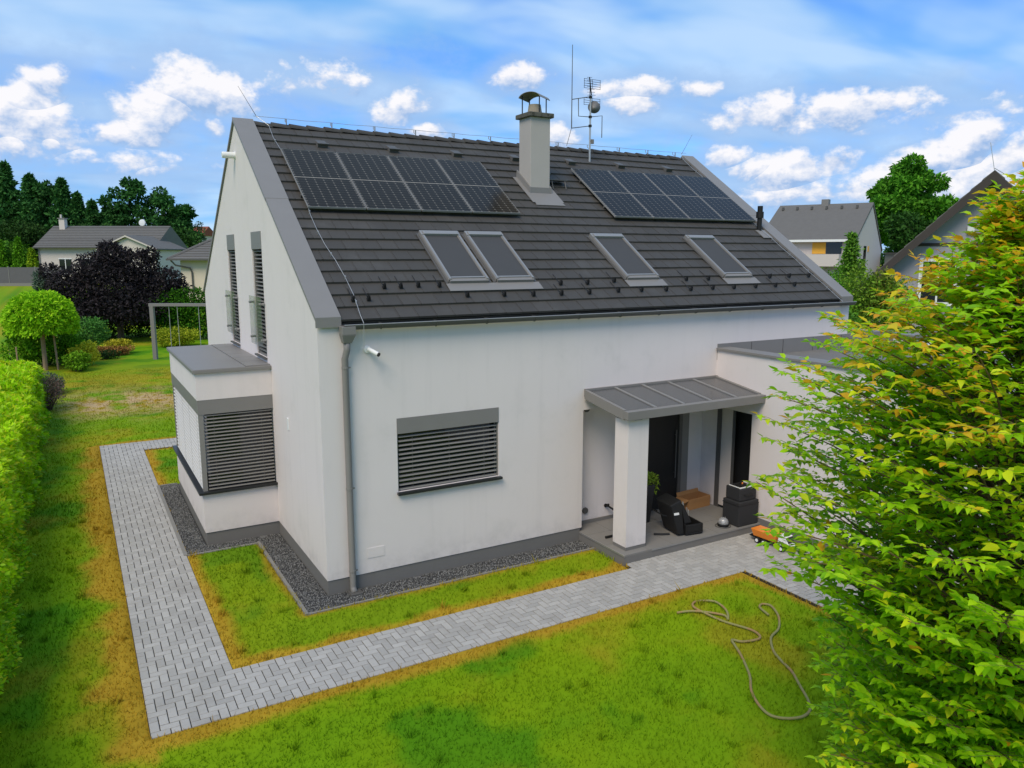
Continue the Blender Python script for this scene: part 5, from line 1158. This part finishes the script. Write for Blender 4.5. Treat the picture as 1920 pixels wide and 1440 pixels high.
# white modern house beyond on the right
RW = thing('modern_house', 'white house with a plain dark pitched roof and an orange wall panel', 'house', (41.4, 28.4, .35), (0, 0, radians(-65)))
m = MB(); m.prism([(0,-.3),(9.2,-.3),(9.2,5.1),(4.7,8.2),(0,5.75)], 0, 0, 5.4); m.build('wall', 'far_wall', RW)
m = MB(); m.prism([(-.45,5.72),(4.7,8.42),(9.5,5.1),(9.5,4.92),(4.7,8.24),(-.45,5.54)], 0, -1.2, 5.46); rr_ = m.build('roof', 'far_tile', RW)
for k in range(6):
    zz = 5.72+2.7*(3.9+.45)/5.15; m = MB(); m.box(-.8+k*1.05,-.66+k*1.05,3.8,4.0,zz+.0,zz+.22); m.build('roof_vent', 'metal_dark', rr_)
m = MB(); m.box(1.9,2.4,4.4,5.0,8.2,8.75); m.build('chimney', 'metal', RW)
m = MB(); m.box(-1.2,5.46,-.55,-.451,5.56,5.72); m.build('gutter', 'white', RW)
m = MB(); m.box(2.55,3.45,-.04,-.001,4.75,5.56); m.build('wall_panel', 'yellow', RW)
m = MB(); m.box(3.47,4.5,-.04,-.001,4.75,5.56); m.build('window', 'glass_dark', RW)
m = MB(); m.box(-1,4.6,-1.2,-.05,3.9,4.72); m.build('balcony_wall', 'far_wall', RW)
m = MB(); m.box(5.401,5.43,2.6,3.4,3.2,5.3); m.build('window', 'glass_dark', RW)
m = MB(); m.box(5.401,5.43,4.0,4.4,4.9,5.3); m.build('house_lamp', 'yellow', RW)
m = MB(); m.box(-2,9,-3.6,-3.4,-.3,2.6); m.build('yard_wall', 'far_wall', RW)
SH = thing('flat_annex', 'low grey flat-roofed annex right of the white modern house', 'annex', (50.0, 23.0, .2), (0,0,radians(-29.9)))
m = MB(); m.box(0,4.5,0,5,-.3,4.9); m.build('wall', 'metal', SH); m = MB(); m.box(-.1,4.6,-.1,5.1,4.901,5.0); m.build('coping', 'metal_dark', SH)
m = MB(); m.box(1,2.2,-.03,0,2.5,4.0); m.build('window', 'glass_dark', SH)
# lilac gabled house at the right edge
GA, GH, EH = 4.05, 8.05, 3.95
RZ = radians(-58); NH = thing('gabled_house', 'lilac-grey gabled house with dark verges and white framed windows, right edge', 'house', (28.9-GA*cos(RZ), 6.8-GA*sin(RZ), 0), (0, 0, RZ))
m = MB(); m.prism([(0,-.3),(8.1,-.3),(8.1,EH),(GA,GH-.12),(0,EH)], 1, 0, 9); m.build('wall', 'lilac_wall', NH)
sl_ = (GH-EH)/GA
m = MB(); m.prism([(-.65,EH-.65*sl_-.05),(GA,GH-.05),(8.75,EH-.65*sl_-.05),(8.75,EH-.65*sl_+.17),(GA,GH+.17),(-.65,EH-.65*sl_+.17)], 1, -.75, 9.6); nr = m.build('roof', 'far_tile', NH)
for sg in (0, 1):
    for k in range(13):
        f0, f1 = k/13, (k+1.05)/13; f1 = min(1, f1); x0_, x1_ = -.65+(GA+.65)*f0, -.65+(GA+.65)*f1
        z0_, z1_ = EH-.65*sl_+.17+(GA+.65)*sl_*f0, EH-.65*sl_+.17+(GA+.65)*sl_*f1
        if sg: x0_, x1_ = 2*GA-x0_, 2*GA-x1_
        p = MB(); p.hexa([(x0_,-.78,z0_),(x1_,-.78,z1_),(x1_,9.6,z1_),(x0_,9.6,z0_)], [(x0_,-.78,z0_+.07),(x1_,-.78,z1_+.02),(x1_,9.6,z1_+.02),(x0_,9.6,z0_+.07)]); p.build('tile_row', 'far_tile', nr)
m = MB(); m.prism([(-.66,EH-.65*sl_-.22),(GA,GH-.25),(8.76,EH-.65*sl_-.22),(8.76,EH-.65*sl_+.16),(GA,GH+.16),(-.66,EH-.65*sl_+.16)], 1, -.80, -.751); m.build('verge_board', 'brown', NH)
m = MB(); m.box(1.62,6.48,-.035,-.001,5.38,5.50); m.build('band', 'brown', NH)
for x in (1.9, 4.75):
    m = MB(); m.box(x,x+1.15,-.04,-.001,3.1,4.75); w_ = m.build('window', 'glass_dark', NH)
    m = MB(); m.box(x-.14,x-.001,-.06,-.001,2.95,4.9); m.box(x+1.151,x+1.29,-.06,-.001,2.95,4.9); m.box(x,x+1.15,-.06,-.001,4.751,4.9); m.box(x,x+1.15,-.06,-.001,2.95,3.099); m.box(x+.54,x+.61,-.055,-.041,3.1,4.75); m.build('frame', 'white', w_)
m = MB(); m.box(5.3,6.0,1.2,1.9,7.0,8.9); c_ = m.build('chimney', 'clay', NH); m = MB(); m.box(5.2,6.1,1.1,2.0,8.901,9.0); m.build('cap', 'metal_dark', c_)
m = MB(); m.tube([(GA,-.5,GH+.2),(GA-.22,-.5,GH+1.25)], .012, 5); m.tube([(GA,-.5,GH+.28),(GA+1.2,2,GH-.2),(GA+2.2,2.5,GH-1.4)], .012, 4); m.build('lightning_conductor', 'wire', NH)
m = MB(); m.box(3.35,3.6,-.1,-.001,5.85,6.15); m.build('wall_lamp', 'white', NH)
# trees and bushes right
r = random.Random(9); L_ = [(0,0,7.2,3.3)]
for q_ in range(60):
    a = r.uniform(0, 6.28); ph = math.asin(r.uniform(-.7, 1)); f = r.uniform(.72, 1.0); L_.append((4.1*f*cos(a)*cos(ph), 4.1*f*sin(a)*cos(ph), 7.6+4.2*f*sin(ph)*(1+.12*sin(a*2)), r.uniform(.7, 1.25)))
lump_tree('broad_tree', 'big fresh green tree between the two houses on the right', 'tree', 69.0, 36.5, 11, L_, 30000, .45, (.045,.17,.012), (.13,.36,.022), 401, .35)
lump_tree('broad_tree', 'lower green tree beside the lilac house roof', 'tree', 62.5, 30.5, 7, [(r.uniform(-2.5,2.5), r.uniform(-2.5,2.5), r.uniform(3,6.6), r.uniform(1,1.7)) for _ in range(14)], 9000, .40, (.020,.07,.010), (.05,.14,.018), 402, .25)
spruce('young_spruce', 'young pointed green conifer in front of the white modern house', 'conifer', 30.9, 14.4, 6.1, 1.9, 11000, .15, (.07,.20,.02), (.17,.36,.03), 403, jag=.5, z0=.02)
lump_tree('cedar_tree', 'thin blue-green conifer beside the orange wall panel', 'conifer', 26.2, 16.6, 5.5, [(r.uniform(-.9,.9), r.uniform(-.9,.9), 1.5+4.2*k/14, .75*(1.25-k/14)) for k in range(14)], 4200, .15, (.03,.08,.03), (.07,.14,.05), 404, .1)
BG_ = 'shrubs behind the garage'
for k, (x, y, rx, rz, c0, c1, lb, ct) in enumerate([(23.5, 11.8, 1.7, 2.0, (.10,.30,.01), (.26,.55,.015), 'bright green shrub behind the roof corner', 'shrub'), (22.6, 9.2, 1.7, 2.1, (.06,.19,.01), (.15,.36,.015), 'dark green shrub behind the flat garage roof', 'shrub'),
      (24.6, 8.6, 1.5, 2.25, (.09,.19,.015), (.22,.35,.03), 'olive green shrub beside the lilac house', 'shrub'), (25.4, 8.6, .9, 2.1, (.14,.19,.03), (.32,.36,.05), 'brownish olive shrub in front of the lilac house corner', 'shrub'), (26.8, 12.2, 2.0, 2.2, (.05,.15,.01), (.12,.30,.015), 'dark shrub below the young conifer', 'shrub'), (20.5, 7.4, 1.4, 1.6, (.05,.15,.02), (.13,.30,.03), 'low mixed shrub right behind the garage', 'shrub'), (29.0, 11.0, 2.2, 2.1, (.06,.16,.02), (.14,.30,.03), 'loose grey-green shrub by the annex', 'shrub')]):
    bush('garden_shrub', lb, ct, x, y, rx, rx, rz, 6500, .13, c0, c1, 420+k, group=BG_)
print('objects', len(bpy.data.objects))
